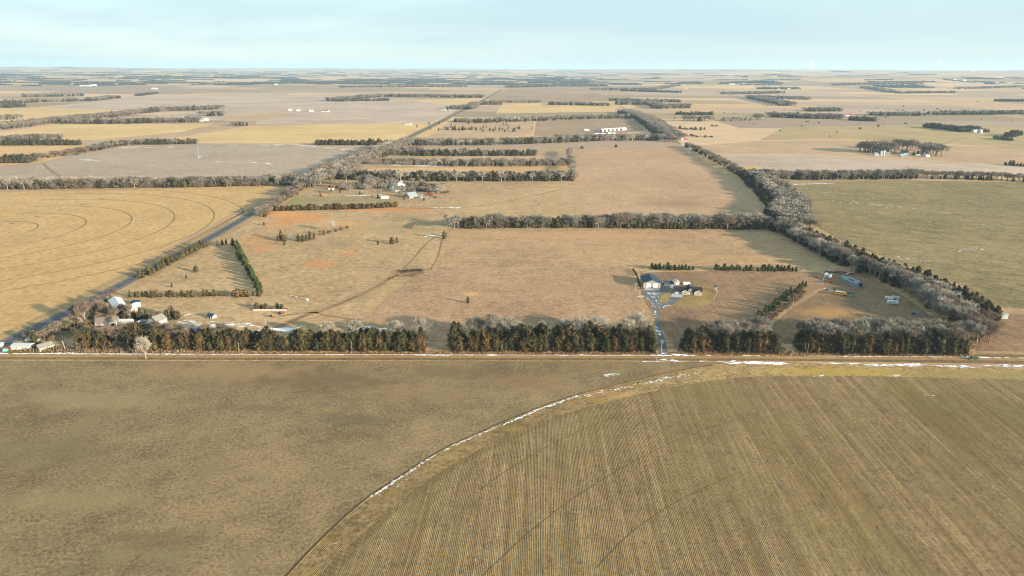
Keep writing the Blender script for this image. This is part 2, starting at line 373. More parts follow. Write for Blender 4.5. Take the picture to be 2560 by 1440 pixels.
# pivot wheel tracks crossing the rows
mb = MB()
for pts in ([(1200, 1225), (1270, 1175), (1400, 1100), (1530, 1045), (1700, 1000)], [(1205, 1440), (1330, 1325), (1450, 1235), (1600, 1145), (1720, 1090), (1900, 1030)], [(1490, 1420), (1580, 1330), (1700, 1250), (1850, 1180)]):
    P_ = W(smooth(pts, 8)); ribbon_geo(mb, P_, .34, .2, .02*5.5)
tag(mb.build('wheel_tracks', plain('track_dark', dc(96, 80, 56), .95, .1, .2, 3)), 'thin dark wheel tracks curving across the crop rows', kind='structure')
# dirt road
m_dirt = field_mat('dirt_road', dc(164, 134, 98), dc(190, 160, 120), None, big=60, mid=8, fine=1, amt=(.4, .4, .3), streak=[(0, 60, .8, .5)], bumpd=.05)
m_ver = field_mat('verge', dc(118, 98, 74), dc(150, 126, 94), dc(140, 120, 74), big=40, mid=6, fine=.8, amt=(.5, .8, .8), bumpd=.3)
NE = [(-500, 882), (0, 884.5), (640, 886.5), (1280, 888.2), (1900, 889.5), (2560, 894.8), (3000, 898)]
SE = [(3000, 905.5), (2560, 902), (1900, 896.8), (1280, 895.4), (640, 894.6), (0, 893), (-500, 891)]
F_('road_verge', 'rough grass verge along both sides of the dirt road', [(-500, 872), (0, 875), (1640, 880), (3000, 890), (3000, 914), (2560, 910), (1900, 902), (1280, 901.5), (0, 899), (-500, 898)], m_ver, 5)
F_('dirt_road', 'tan dirt road running across the whole picture', NE+SE, m_dirt, 6)
# highway
HW = [(-420, 1085), (-200, 960), (0, 862), (164, 787), (300, 713), (475, 623), (620, 541), (700, 492), (774, 438), (845, 409), (912, 382), (1011, 349), (1092, 309), (1152, 278), (1204, 252.5), (1261, 221)]
a = at(164, 787); b = at(1152, 278)
hwp = []
for p in HW: q = at(*p); hwp.append(q)
HWS = []
for k in range(0, 120):
    y = 150+(6200-150)*(k/119)**1.6
    for i in range(len(hwp)-1):
        if hwp[i].y <= y <= hwp[i+1].y:
            f = (y-hwp[i].y)/(hwp[i+1].y-hwp[i].y); HWS.append(Vector((hwp[i].x*(1-f)+hwp[i+1].x*f, y, 0))); break
xs = [p.x for p in HWS]
for _ in range(6): xs = [xs[0]]+[(xs[i-1]+xs[i]*2+xs[i+1])/4 for i in range(1, len(xs)-1)]+[xs[-1]]
for p, x in zip(HWS, xs): p.x = x
m_as = field_mat('asphalt', mulc((.075, .08, .095), .8), mulc((.075, .08, .095), 1.25), None, big=60, mid=8, fine=.6, amt=(.4, .3, .3), streak=[(0, 1.2, 80, .5)], bumpd=.02)
m_gv = field_mat('shoulder_gravel', dc(140, 122, 100), dc(176, 152, 120), None, big=50, mid=6, fine=.7)
m_ditch = field_mat('ditch_grass', dc(160, 136, 104), dc(192, 164, 124), dc(160, 146, 100), big=60, mid=9, fine=1)
ribbon('highway_ditch', HWS, 32, m_ditch, 5, label='grassy ditches on both sides of the highway')
ribbon('highway_shoulder', HWS, 14, m_gv, 6)
ribbon('highway', HWS, 12, m_as, 7, label='blue grey asphalt highway running away on the left')
for nm, off, wd, mat in (('edge_line', 4.4, .2, 'trim'), ('edge_line', -4.4, .2, 'trim'), ('centre_line', .0, .2, 'yellow_paint')): ribbon(nm, HWS, wd, M(mat), 8, off=off)
# left corn stubble with pivot circles
m_corn = field_mat('corn_stubble', dc(198, 164, 118), dc(220, 186, 138), None, big=200, mid=30, fine=2.5, amt=(.5, .4, .5), streak=[(rad(8), 4, 120, .3)], patches=[(40, 470, 150, 30, dc(226, 188, 134), .5), (330, 520, 30, 100, dc(212, 176, 122), .4)])
F_('corn_field', 'golden corn stubble field with round pivot tracks left of the highway', [(-700, 482), (0, 480), (300, 474), (500, 468), (690, 462), (640, 500), (560, 545), (430, 615), (300, 685), (150, 765), (0, 836), (-250, 960), (-800, 1240), (-1500, 900)], m_corn, 4)
pc = at(-40, 578); mb = MB()
trk = []
for r_ in (54, 105, 156, 206, 254, 291):
    P_ = [Vector((pc.x+r_*math.sin(a_), pc.y+r_*math.cos(a_), 0)) for a_ in np.linspace(rad(-20), rad(200), 90)]
    P_ = [p for p in P_ if p.x < np.interp(p.y, [q.y for q in HWS], [q.x for q in HWS])-12]
    ribbon_geo(mb, P_, 2.3, 1.3, .02*5)
o = mb.build('pivot_tracks', plain('wheel_track_soil', dc(148, 124, 86), .95, .1, .2, 6)); tag(o, 'dark concentric wheel tracks in the golden corn stubble', kind='structure')
m_grey = field_mat('bean_stubble', dc(174, 157, 138), dc(196, 177, 155), None, big=220, mid=30, fine=3, amt=(.5, .4, .4), streak=[(0, 150, 6, .35)])
m_gry2 = field_mat('pale_fallow', dc(188, 166, 148), dc(212, 190, 170), None, big=300, mid=60, fine=4, amt=(.7, .4, .3), streak=[(0, 200, 12, .35)])
m_yel = field_mat('yellow_stubble', dc(214, 180, 128), dc(232, 202, 154), None, big=240, mid=40, fine=3, amt=(.6, .3, .3), streak=[(0, 260, 12, .25)])
m_org = field_mat('orange_stubble', dc(212, 174, 126), dc(226, 190, 146), None, big=240, mid=40, fine=3, amt=(.6, .3, .3), streak=[(0, 260, 12, .25)])
m_brn = field_mat('brown_field', dc(158, 134, 110), dc(186, 160, 132), None, big=240, mid=30, fine=2.5, amt=(.6, .4, .4), streak=[(rad(2), 5, 90, .4), (0, 120, 6, .2)])
m_tan = field_mat('tan_field', dc(186, 158, 130), dc(210, 180, 148), None, big=220, mid=30, fine=3, amt=(.6, .4, .4), streak=[(0, 200, 10, .3)])
m_olv = field_mat('winter_wheat', dc(126, 114, 84), dc(163, 147, 110), dc(170, 150, 108), big=160, mid=16, fine=1.6, amt=(.6, .6, .6), streak=[(rad(-28), 130, 8, .5), (rad(-28), 30, 2, .3)])
F_('bean_field', 'grey harvested circular field left of the highway', smooth([(40, 428), (110, 408), (200, 386), (300, 372), (400, 363), (480, 360), (640, 360), (760, 364), (880, 374), (935, 384)], 4)+[(880, 396), (800, 424), (735, 442), (600, 448), (400, 456), (0, 466), (-500, 480), (-500, 440)], m_grey, 3)
F_('stubble_field', 'pale yellow stubble strip beyond the grey field', [(470, 340), (620, 315), (860, 311), (1078, 314), (1040, 334), (998, 350), (935, 359), (490, 358), (380, 358)], m_yel, 3)
F_('stubble_field', 'yellow field below the far left tree belt', [(-500, 350), (0, 333), (140, 313), (300, 308), (440, 310), (540, 307), (460, 330), (240, 350), (0, 352), (-500, 358)], m_yel, 3)
F_('stubble_field', 'tan wedge field between two yellow fields', [(240, 350), (460, 329), (540, 308), (640, 305), (620, 315), (470, 340), (380, 357)], m_tan, 4)
F_('stubble_field', 'orange field beside the left farmstead', [(-500, 363), (0, 363), (230, 363), (245, 372), (110, 405), (-100, 424), (-500, 436)], m_org, 3)
F_('grey_field', 'grey field between far left belts', [(200, 304), (330, 292), (500, 281), (640, 283), (560, 300)], m_gry2, 3)
F_('stubble_field', 'pale yellow field far left', [(-500, 292), (0, 274), (100, 271), (310, 276), (250, 287), (140, 297), (0, 304), (-500, 320)], m_yel, 3)
F_('grey_field', 'broad grey field beyond the left belts', [(100, 269), (240, 254), (400, 240), (640, 236), (850, 240), (1160, 262), (1128, 285), (1070, 309), (640, 311), (640, 284), (500, 280), (310, 275)], m_gry2, 2)
F_('tan_field', 'small tan field in the left distance', [(560, 288), (700, 275), (730, 288), (640, 304), (560, 302)], m_tan, 3)
F_('stubble_field', 'small yellow field left of the distant highway', [(1035, 251), (1215, 243), (1195, 256), (1120, 262), (1080, 258)], m_yel, 3)
F_('tan_field', 'tan field crossed by the distant highway', [(900, 232), (1245, 228), (1222, 241), (1180, 243), (980, 236)], m_tan, 3)
F_('tan_field', 'striped brown field right of the distant highway', [(1268, 222), (1480, 219), (1525, 252), (1360, 257), (1215, 256), (1240, 236)], m_brn, 3)
F_('stubble_field', 'yellow field right of the distant highway', [(1255, 262), (1355, 257), (1352, 268), (1540, 265), (1536, 279), (1240, 284)], m_yel, 3)
F_('cedar_pasture', 'pale pasture dotted with small cedars', [(1130, 300), (1335, 300), (1330, 338), (1060, 352), (1100, 320)], m_tan, 3)
F_('brown_field', 'brown terraced field beside the hoop sheds', smooth([(1340, 303), (1420, 299), (1500, 296), (1580, 296), (1600, 310), (1612, 326)], 4)+[(1540, 336), (1335, 340)], m_brn, 4)
F_('stubble_strip', 'yellow strip between two tree rows', [(880, 440), (930, 421), (1180, 418), (1420, 415), (1430, 429), (1300, 434), (1000, 438)], m_org, 3)
F_('stubble_strip', 'tan strip between the upper tree rows', [(1060, 408), (1100, 391), (1420, 389), (1418, 402), (1130, 408)], m_tan, 3)
F_('tan_field', 'wide tan field above the middle tree row', [(1430, 374), (1540, 364), (1700, 366), (1790, 430), (1880, 500), (1925, 545), (1500, 543), (1400, 500), (1420, 455)], field_mat('tan_hay', dc(186, 156, 126), dc(206, 174, 142), None, big=160, mid=24, fine=2, amt=(.6, .4, .5), streak=[(rad(4), 5, 120, .3)], patches=[(1690, 510, 60, 30, dc(160, 134, 112), .7)]), 3)
m_pink = field_mat('pink_hay', dc(176, 146, 114), dc(202, 172, 138), dc(196, 158, 124), big=120, mid=16, fine=1.8, amt=(.5, .6, .6), streak=[(0, 90, 7, .3)], patches=[(1450, 590, 140, 18, dc(206, 160, 128), .6), (1700, 640, 160, 12, dc(190, 158, 116), .5)])
F_('hay_field', 'reddish tan hay field below the middle tree row', [(1128, 575), (1500, 571), (1925, 572), (2000, 622), (2070, 668), (1600, 667), (1100, 668)], m_pink, 3)
m_hay = field_mat('lower_hay', dc(166, 138, 110), dc(196, 164, 134), dc(188, 152, 124), big=90, mid=12, fine=1.4, amt=(.6, .6, .7), patches=[(1180, 735, 9, 7, dc(226, 184, 130), .7), (1400, 720, 120, 14, dc(176, 146, 118), .4)], streak=[(rad(20), 40, 5, .2)])
F_('hay_field', 'tan hay field in front of the blue roofed shop', [(1110, 671), (1580, 671), (1605, 760), (1625, 850), (1120, 850), (900, 800), (1020, 700)], m_hay, 3)
m_plow = field_mat('planted_ground', dc(138, 114, 92), dc(172, 142, 114), None, big=80, mid=12, fine=1.2, amt=(.6, .5, .5), streak=[(rad(2), 2.4, 60, .5), (rad(-12), 60, 3, .3)])
F_('cultivated_ground', 'brown cultivated ground around the ranch house', [(1600, 682), (1800, 677), (2040, 680), (2075, 690), (2040, 740), (1900, 810), (1860, 870), (1690, 872), (1640, 800), (1605, 740)], m_plow, 4)
F_('yard_ground', 'bare brown farmyard in front of the grey barn', [(2045, 690), (2150, 680), (2260, 740), (2340, 800), (2330, 860), (1960, 860), (1920, 820), (2010, 745)], field_mat('yard_dirt', dc(128, 106, 84), dc(160, 134, 106), None, big=50, mid=9, fine=1, amt=(.6, .6, .5), patches=[(2070, 780, 26, 14, dc(184, 148, 100), .8)]), 4)
F_('wheat_field', 'wide olive green wheat field on the right', smooth([(1955, 462), (2100, 455), (2250, 451), (2560, 456), (2900, 464)], 4)+[(3200, 560), (3200, 840), (2900, 800), (2480, 765), (2420, 720), (2260, 660), (2120, 610), (2030, 560), (1985, 510)], m_olv, 4)
F_('brown_lot', 'brown worked lot at the lower right', [(2440, 810), (2520, 785), (2700, 790), (3000, 830), (3000, 884), (2440, 878)], m_plow, 5)
F_('grey_field', 'grey field above the right tree belt', [(1760, 385), (2000, 388), (2560, 414), (2900, 425), (2900, 445), (2560, 438), (1930, 432), (1840, 425)], m_gry2, 3)
F_('golden_wedge', 'small golden wedge field beside the right tree belt', [(1800, 411), (1905, 417), (1905, 430), (1840, 430)], m_yel, 4)
F_('tan_field', 'wide tan field on the right beyond the long belt', [(1725, 366), (1900, 352), (2130, 350), (2560, 372), (2900, 392), (2900, 423), (2560, 412), (2000, 386), (1755, 383)], m_tan, 3)
F_('tan_field', 'olive tan field with a farm lane on the right', [(1900, 350), (1960, 318), (2300, 312), (2560, 318), (2900, 330), (2900, 390), (2560, 370), (2130, 348)], field_mat('olive_tan', dc(176, 154, 116), dc(200, 176, 134), None, big=240, mid=40, fine=3, amt=(.6, .4, .3), streak=[(0, 300, 14, .4)]), 2)
F_('grass_lot', 'pale green grass lot beside the middle farmstead', [(700, 516), (745, 490), (790, 487), (960, 492), (1000, 510), (930, 517), (760, 520)], field_mat('green_lot', dc(160, 146, 112), dc(184, 164, 128), None, big=60, mid=10, fine=1.5, patches=[(735, 503, 22, 22, dc(150, 148, 100), .8)]), 4)
F_('lawn', 'yellow green lawn around the ranch house', smooth([(1688, 762), (1700, 745), (1712, 735), (1740, 722), (1775, 718), (1790, 725), (1783, 745), (1770, 762), (1735, 767), (1700, 766)], 3), field_mat('lawn_grass', dc(152, 132, 90), dc(176, 152, 106), None, big=30, mid=5, fine=.6), 5)
F_('lawn', 'narrow grass island between the two driveways', [(1645, 755), (1652, 742), (1668, 727), (1682, 722), (1676, 738), (1672, 752), (1660, 757)], MC.get('x') or bpy.data.materials['lawn_grass'], 7)
m_gr = field_mat('gravel', mulc((.14, .145, .15), .8), mulc((.14, .145, .15), 1.2), None, big=30, mid=5, fine=.5)
F_('driveway', 'dark gravel driveway from the dirt road up to the blue roofed shop', smooth([(1650, 889), (1646, 860), (1640, 820), (1637, 795), (1632, 770), (1622, 750), (1606, 738), (1608, 727), (1650, 724), (1655, 705), (1668, 700), (1680, 712), (1690, 724), (1697, 738), (1703, 745)], 3)+smooth([(1705, 744), (1690, 757), (1668, 765), (1650, 775), (1648, 795), (1652, 820), (1662, 850), (1672, 889)], 3), m_gr, 6)
F_('parking_pad', 'pale concrete pad in front of the shop doors', [(1611, 726), (1612.5, 719.5), (1648, 719.5), (1650, 726)], M('concrete'), 8)
F_('parking_pad', 'pale concrete pad in front of the ranch house garage', [(1676, 742), (1683, 730.5), (1710, 733), (1705, 744)], M('concrete'), 8)
# tracks
m_trk = field_mat('track_soil', dc(146, 122, 96), dc(170, 144, 112), None, big=30, mid=5, fine=.8)
m_lt = field_mat('light_track', dc(190, 160, 124), dc(206, 176, 140), None, big=30, mid=5, fine=.8)
ribbon('farm_track', W(smooth([(620, 850), (760, 790), (800, 778), (860, 755), (930, 723), (960, 705), (985, 692), (1040, 680), (1080, 672)], 6)), 6, m_trk, 5, 4.0, label='brown farm track climbing from the yard to the cattle')
ribbon('farm_track', W(smooth([(700, 790), (780, 781), (820, 790), (900, 800)], 5)), 2.5, m_trk, 5)
ribbon('farm_track', W(smooth([(1078, 672), (1095, 640), (1105, 600), (1115, 580)], 5)), 1.6, m_trk, 5)
ribbon('farm_track', W(smooth([(990, 690), (1030, 650), (1060, 615), (1085, 595)], 5)), 2.4, m_trk, 5)
for k in (-1, 1): ribbon('wheel_rut', W(smooth([(975, 700), (995, 660), (1010, 610), (1020, 570), (1040, 530)], 5)), .9, m_lt, 5, off=k*1.2)
for k in (-1, 1): ribbon('wheel_rut', W(smooth([(1115, 800), (1130, 760), (1150, 715), (1165, 685), (1140, 677), (1080, 680)], 5)), .9, m_lt, 5, off=k*1.3)
for k in (-1, 1): ribbon('wheel_rut', W(smooth([(1925, 812), (1940, 795), (1990, 760), (2040, 730), (2062, 722)], 5)), .8, m_lt, 5, off=k*1.0)
ribbon('farm_lane', W([(1925, 812), (1926, 840), (1950, 870), (1990, 888)]), 3.5, m_lt, 6)
ribbon('farm_lane', W(smooth([(2240, 352), (2330, 365), (2420, 345), (2560, 368)], 4)), 5, m_trk, 3)
ribbon('field_road', W([(1700, 360), (1620, 305), (1545, 262), (1525, 252), (1478, 219)]), 7, m_trk, 5)
ribbon('field_road', W([(2040, 277), (1985, 265), (1850, 243), (1780, 225)]), 8, m_trk, 3)
ribbon('field_lane', W(smooth([(640, 470), (800, 500), (1010, 520), (1200, 515), (1420, 470)], 5)), 3, m_trk, 3)
# dug dark curve and lane beyond the grey circle
ribbon('curved_lane', W(smooth([(108, 408), (125, 425), (150, 440), (190, 452)], 5)), 6, m_trk, 4)
ribbon('pivot_lane', W([(494, 362), (498, 398)]), 2.2, M('silver'), 4, 1.5)
# plowed arc right
mb = MB()
for k in range(7): ribbon_geo(mb, W(smooth([(1985+k*7, 470+k*2), (1990+k*8, 500), (2010+k*9, 530), (2060+k*12, 575)], 5)), .8, .6, .02*5)
tag(mb.build('field_tracks', m_trk), 'curved wheel tracks at the corner of the wheat field', kind='structure')
mb = MB(); ribbon_geo(mb, W(smooth([(1845, 690), (1850, 705), (1830, 725), (1815, 745)], 5)), 4, 3, .02*5.5)
tag(mb.build('bare_patch', m_trk), 'bare dark strip east of the lawn', kind='structure')
# ------------------------------------------------------------------ snow
def snow(label, specs):
    """specs: (pixel polyline, count, size, spread) -> irregular thin patches lying on the ground"""
    V = []; Fc = []
    for pts, n, size, spread, *off in specs:
        P = W(smooth(pts, 6)) if len(pts) > 2 else W(pts)
        seg = [(P[i+1]-P[i]).length for i in range(len(P)-1)]; tot = sum(seg)
        for _ in range(int(n*.8)):
            u = R.uniform(0, tot); i = 0
            while u > seg[i] and i < len(seg)-1: u -= seg[i]; i += 1
            d = (P[i+1]-P[i]); c = P[i]+d*(u/max(seg[i], .01)); ang = math.atan2(d.y, d.x)+R.uniform(-.25, .25)
            c = c+Vector((-d.y, d.x, 0)).normalized()*(R.gauss(0, spread)-(off[0] if off else 0))
            a = size*.75*R.uniform(.3, 1.6); b = a*R.uniform(.12, .42); m = 11; k = len(V)
            ph = R.uniform(0, 6); q = [1+.35*math.sin(3*2*math.pi*j/m+ph)+R.uniform(-.3, .3) for j in range(m)]
            z = .145+R.uniform(0, .03)
            V.append((c.x, c.y, z+.03))
            for j in range(m):
                x = a*q[j]*math.cos(2*math.pi*j/m); y = b*q[j]*math.sin(2*math.pi*j/m)
                V.append((c.x+x*math.cos(ang)-y*math.sin(ang), c.y+x*math.sin(ang)+y*math.cos(ang), z))
            Fc += [(k, k+1+j, k+1+(j+1) % m) for j in range(m)]
    me = bpy.data.meshes.new('snow'); me.from_pydata(V, [], Fc); me.materials.append(M_SNOW)
    return tag(link('snow_patches', me), label, 'snow', kind='stuff')
M_SNOW = plain('old_snow', (.78, .80, .84), .8, .2, .06, 1.5)
snow('thin line of old snow along the north edge of the dirt road', [(NE[1:4], 200, 2.2, .25), (NE[3:6], 130, 2.2, .25), ([(1650, 886.5), (1720, 888)], 14, 3, .8)])
ribbon('snow_line', W([(60, 884), (640, 886.2), (1060, 887.2)]), .55, M_SNOW, 8.5, label='unbroken snow ridge beside the road, left part')
ribbon('snow_line', W([(1130, 887.6), (1640, 888.9)]), .55, M_SNOW, 8.5, label='unbroken snow ridge beside the road, middle part')
ribbon('snow_line', W([(2035, 890.2), (2420, 893)]), .6, M_SNOW, 8.5, label='unbroken snow ridge beside the road, right part')
snow('old snow patches strung along the curved crop edge', [([(922, 1240), (960, 1215), (1010, 1182)], 100, .8, .35, 1.6), ([(930, 1240), (1010, 1190)], 10, .6, .5, 3.5), ([(1010, 1182), (1070, 1142), (1130, 1110)], 70, .75, .4, 1.9), ([(1130, 1110), (1250, 1058)], 80, .8, .4, 2.2), ([(1250, 1058), (1330, 1025)], 80, 1.0, .5, 2.5), ([(1330, 1025), (1400, 1002), (1440, 988)], 90, 1.1, .4, 1.6), ([(1440, 988), (1520, 972), (1600, 955), (1700, 932)], 90, 1.1, .9, 3.0), ([(1600, 951), (1730, 925)], 30, 1.1, .6, 5)])
snow('old snow patches in the grass beside the road bend', [([(1800, 906), (1960, 908)], 70, 3.2, .8), ([(1870, 907), (1960, 909)], 46, 3.4, 1.0), ([(2040, 908), (2150, 910)], 25, 2, .5), ([(2160, 914), (2300, 914)], 34, 2.4, .9), ([(2250, 914), (2440, 917)], 40, 2.6, 1.0), ([(2460, 913), (2620, 917)], 26, 2.4, .8), ([(2020, 940), (2060, 938)], 8, 1.4, 1), ([(2220, 940), (2270, 941)], 8, 1.6, .7), ([(1600, 904), (1760, 904)], 20, 2, .3), ([(1655, 901), (1690, 901)], 24, 1.6, .8), ([(1510, 938), (1550, 936)], 22, 1.4, .8)])
snow('small scattered snow specks over the foreground fields', [([(830, 1362), (842, 1358)], 5, .5, .1), ([(770, 1395), (800, 1400)], 5, .35, 1), ([(880, 1113), (1010, 1056)], 5, .7, 2), ([(1600, 1180), (1640, 1400)], 8, .35, 4), ([(2020, 1090), (2110, 1130)], 9, .5, 2), ([(2200, 990), (2370, 985)], 8, .7, 3), ([(300, 960), (800, 1000)], 0, .4, 4)])
snow('broken snow patches over the gravel driveway', [([(1618, 735), (1650, 735)], 18, 1.5, 1.5), ([(1628, 740), (1640, 770)], 34, 1.3, 2.2), ([(1634, 770), (1640, 800)], 20, 1.2, 1.2), ([(1640, 818), (1652, 838)], 26, 1.5, 1.0), ([(1660, 766), (1675, 763)], 8, 1.3, .3), ([(1592, 742), (1610, 741)], 12, 1.8, .6), ([(1650, 702), (1690, 716)], 22, 1.6, 1), ([(1675, 718), (1690, 722)], 12, 1.8, 1.2)])
snow('snow lying in the left farmyards', [([(430, 806), (620, 812)], 50, 3, 2.5), ([(480, 822), (560, 815)], 24, 3, 2), ([(380, 780), (520, 790)], 12, 2, 2), ([(560, 812), (760, 824)], 18, 2.5, 2), ([(860, 824), (1000, 826)], 36, 3.0, 2.4), ([(80, 826), (200, 830)], 12, 2, 2), ([(655, 824), (725, 822)], 60, 3.6, 1.5), ([(120, 884), (190, 882)], 26, 2, .5)])
snow('snow traces over the olive wheat field', [([(1985, 461), (2080, 459)], 50, 5, 1.5), ([(2080, 500), (2290, 522)], 60, 2.2, 9), ([(2060, 480), (2200, 500)], 30, 1.6, 9), ([(2380, 626), (2460, 620)], 40, 1.5, 4), ([(2220, 640), (2330, 655)], 44, 1.5, 5), ([(2300, 560), (2500, 560)], 8, 2, 10)])
snow('snow streaks over the far left grey field', [([(500, 390), (496, 396)], 10, 6, 3), ([(200, 400), (260, 402)], 10, 10, 5), ([(300, 370), (740, 362)], 40, 9, 5), ([(530, 404), (740, 412)], 12, 9, 6), ([(740, 362), (920, 380)], 46, 8, 2)])
snow('snow strip between the middle tree rows', [([(950, 412), (1120, 416)], 60, 8, 4), ([(1100, 400), (1200, 403)], 30, 8, 3), ([(1080, 520), (1160, 520)], 24, 4, 1.5), ([(1060, 592), (1110, 586)], 30, 3, .8), ([(860, 490), (960, 487)], 30, 4, 1.5), ([(1118, 545), (1128, 535)], 12, 3, 1.5)])
snow('driveway snow in the right farm lanes', [([(1926, 806), (1923, 815)], 14, 1, .8), ([(1975, 874), (1990, 886)], 12, 1, .3), ([(2052, 726), (2062, 720)], 12, 1.4, .6)])
# ------------------------------------------------------------------ trees
def veg_mat(name, c0, c1, c2):
    t = NT(name); a = t.n.new('ShaderNodeAttribute'); a.attribute_name = 'tone'
    oi = t.n.new('ShaderNodeObjectInfo')
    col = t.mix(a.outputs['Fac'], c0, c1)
    m = t.noise(3.0, 2, .5, loc=(9, 2, 0)); col = t.mix(t.mapr(m, .45, .65, 0, .55), col, c2)
    col = t.mix(t.mapr(oi.outputs['Random'], 0, 1, 0, .35), col, mulc(c0, .8))
    t.b.inputs['Specular IOR Level'].default_value = .1
    return t.out(col, .95)
VM = dict(
    rust=veg_mat('rust_cedar', (.045, .038, .018), (.155, .108, .05), (.18, .12, .055)),
    olive=veg_mat('olive_cedar', (.036, .038, .019), (.12, .105, .045), (.145, .118, .05)),
    dark=veg_mat('dark_cedar', (.026, .03, .02), (.085, .08, .042), (.11, .085, .042)),
    green=veg_mat('green_pine', (.03, .048, .02), (.10, .135, .04), (.13, .15, .05)),
    bare=veg_mat('bare_twigs', (.13, .118, .1), (.35, .322, .275), (.26, .236, .2)),
    brown=veg_mat('brown_twigs', (.11, .088, .07), (.27, .215, .17), (.22, .165, .13)),
    pale=veg_mat('pale_twigs', (.2, .185, .155), (.50, .465, .39), (.4, .37, .31)),
    brush=veg_mat('dry_brush', (.10, .075, .05), (.24, .19, .13), (.2, .15, .1)),
    straw=veg_mat('dry_tall_grass', (.22, .13, .065), (.48, .31, .17), (.42, .34, .2)))
M_BARK = plain('bark', (.22, .18, .14), .95, .1, .25, .4); M_PBARK = plain('pale_bark', (.28, .245, .195), .95, .1, .2, .4)
rnd = NR
def cards(C, D, Ln, Wd, tone):
    """quads centred on C, long axis D, random roll"""
    n = len(C); D = D/np.linalg.norm(D, axis=1, keepdims=True); r = rnd.normal(size=(n, 3)); U = np.cross(D, r); U /= np.linalg.norm(U, axis=1, keepdims=True)
    a = D*Ln[:, None]/2; b = U*Wd[:, None]/2
    V = np.stack([C-a-b*.5, C-a*.1+b*-1, C+a, C-a*.1+b], 1).reshape(-1, 3)
    return V, np.arange(4*n).reshape(n, 4), np.repeat(tone, 4)
def join(parts):
    V = []; Q = []; T = []; k = 0
    for v, q, t in parts: V.append(v); Q.append(q+k); T.append(t); k += len(v)
    return np.vstack(V), np.vstack(Q), np.concatenate(T)
def evergreen(n, Hh=8.0, Rr=1.9, shape='cedar', leaf=.55):
    ph = rnd.uniform(0, 6.28, 6); t = rnd.uniform(0.02, 1, n)**(1.15)
    a = rnd.uniform(0, 2*math.pi, n)
    if shape == 'cedar': prof = np.minimum(1, .6+t*2.0)*(1-t**2.6)**.75
    elif shape == 'round': prof = np.sqrt(np.clip(1-(2*t-.85)**2/1.4, 0.02, 1))
    else: prof = np.minimum(1, .3+t*4)*(1-t)**.8+.05
    lump = 1+.30*np.sin(3*a+ph[0]+t*9)+.2*np.sin(5*a+ph[1]-t*14)+.16*np.sin(2*a+ph[2]+t*23)
    dep = rnd.uniform(0, 1, n)**.45
    rr = Rr*prof*lump*(.35+.65*dep)
    x = rr*np.cos(a); y = rr*np.sin(a); z = .15+t*Hh*(.93+.07*lump)
    z0 = .15 if shape != 'pine' else .8
    C = np.stack([x, y, z+z0-.15], 1)
    D = np.stack([np.cos(a), np.sin(a), np.full(n, .55)], 1)+rnd.normal(0, .45, (n, 3))
    tone = np.clip(.5+.5*(lump-1)*1.6+rnd.normal(0, .22, n)+.15*(t-.5), 0, 1)
    Ls = leaf*rnd.uniform(.6, 1.5, n)
    p = [cards(C, D, Ls, Ls*.55, tone)]
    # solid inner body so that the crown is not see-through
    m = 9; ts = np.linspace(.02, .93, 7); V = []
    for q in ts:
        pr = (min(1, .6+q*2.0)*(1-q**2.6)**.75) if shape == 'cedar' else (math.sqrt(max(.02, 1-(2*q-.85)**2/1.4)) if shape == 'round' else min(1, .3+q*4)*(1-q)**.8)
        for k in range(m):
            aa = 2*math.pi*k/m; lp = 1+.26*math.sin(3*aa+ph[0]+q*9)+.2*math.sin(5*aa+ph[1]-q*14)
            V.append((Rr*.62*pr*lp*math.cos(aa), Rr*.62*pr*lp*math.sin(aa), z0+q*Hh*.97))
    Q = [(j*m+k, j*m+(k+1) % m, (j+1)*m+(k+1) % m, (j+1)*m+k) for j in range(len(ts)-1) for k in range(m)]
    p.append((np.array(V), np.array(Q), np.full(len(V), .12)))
    return join(p)
def bare(n, Hh=11.0, Rr=4.6, wd=.07, low=.28):
    """limbs (tapered tubes) and a cloud of fine twigs in lobes"""
    mb = MB(); mb.tube((0, 0, 0), (.15, .1, Hh*low), .34, .26, 7); tips = []
    nl = rnd.randint(6, 9)
    for i in range(nl):
        a = 2*math.pi*i/nl+rnd.uniform(-.4, .4); up = rnd.uniform(.5, 1.0); out = rnd.uniform(.45, 1)*(1.25-up)*1.5
        p = np.array([.15, .1, Hh*low*rnd.uniform(.75, 1)]); q = np.array([Rr*.5*out*math.cos(a), Rr*.5*out*math.sin(a), Hh*(.35+.33*up)])
        mb.tube(p, q, .2, .12, 5)
        for j in range(3):
            b = a+rnd.uniform(-.9, .9); r = Rr*rnd.uniform(.5, .95)*min(1, out+.25); e = np.array([r*math.cos(b), r*math.sin(b), Hh*rnd.uniform(.5, .86)])
            if j == 0: e[2] = Hh*rnd.uniform(.8, .93); e[:2] *= .55
            mb.tube(q, e, .1, .03, 4); tips.append((q, e))
            for k in range(3):
                g = e+np.array([rnd.uniform(-1, 1), rnd.uniform(-1, 1), rnd.uniform(.1, 1)])*Rr*.3
                mb.tube(q+(e-q)*rnd.uniform(.4, .9), g, .05, .015, 3); tips.append((e, g))
    tips_e = np.array([t[1] for t in tips]); tips_s = np.array([t[0] for t in tips])
    k = rnd.randint(0, len(tips), n); u = rnd.uniform(.35, 1.08, n)[:, None]
    C = tips_s[k]+(tips_e[k]-tips_s[k])*u+rnd.normal(0, Rr*.105, (n, 3))
    C[:, 2] = np.maximum(C[:, 2], Hh*.2)
    D = C-np.array([0, 0, Hh*.3]); D = D/np.linalg.norm(D, axis=1, keepdims=True)+rnd.normal(0, .45, (n, 3))
    tone = np.clip(rnd.normal(.55, .25, n), 0, 1)
    return mb, cards(C, D, rnd.uniform(.7, 1.7, n), wd*rnd.uniform(.6, 1.5, n), tone)
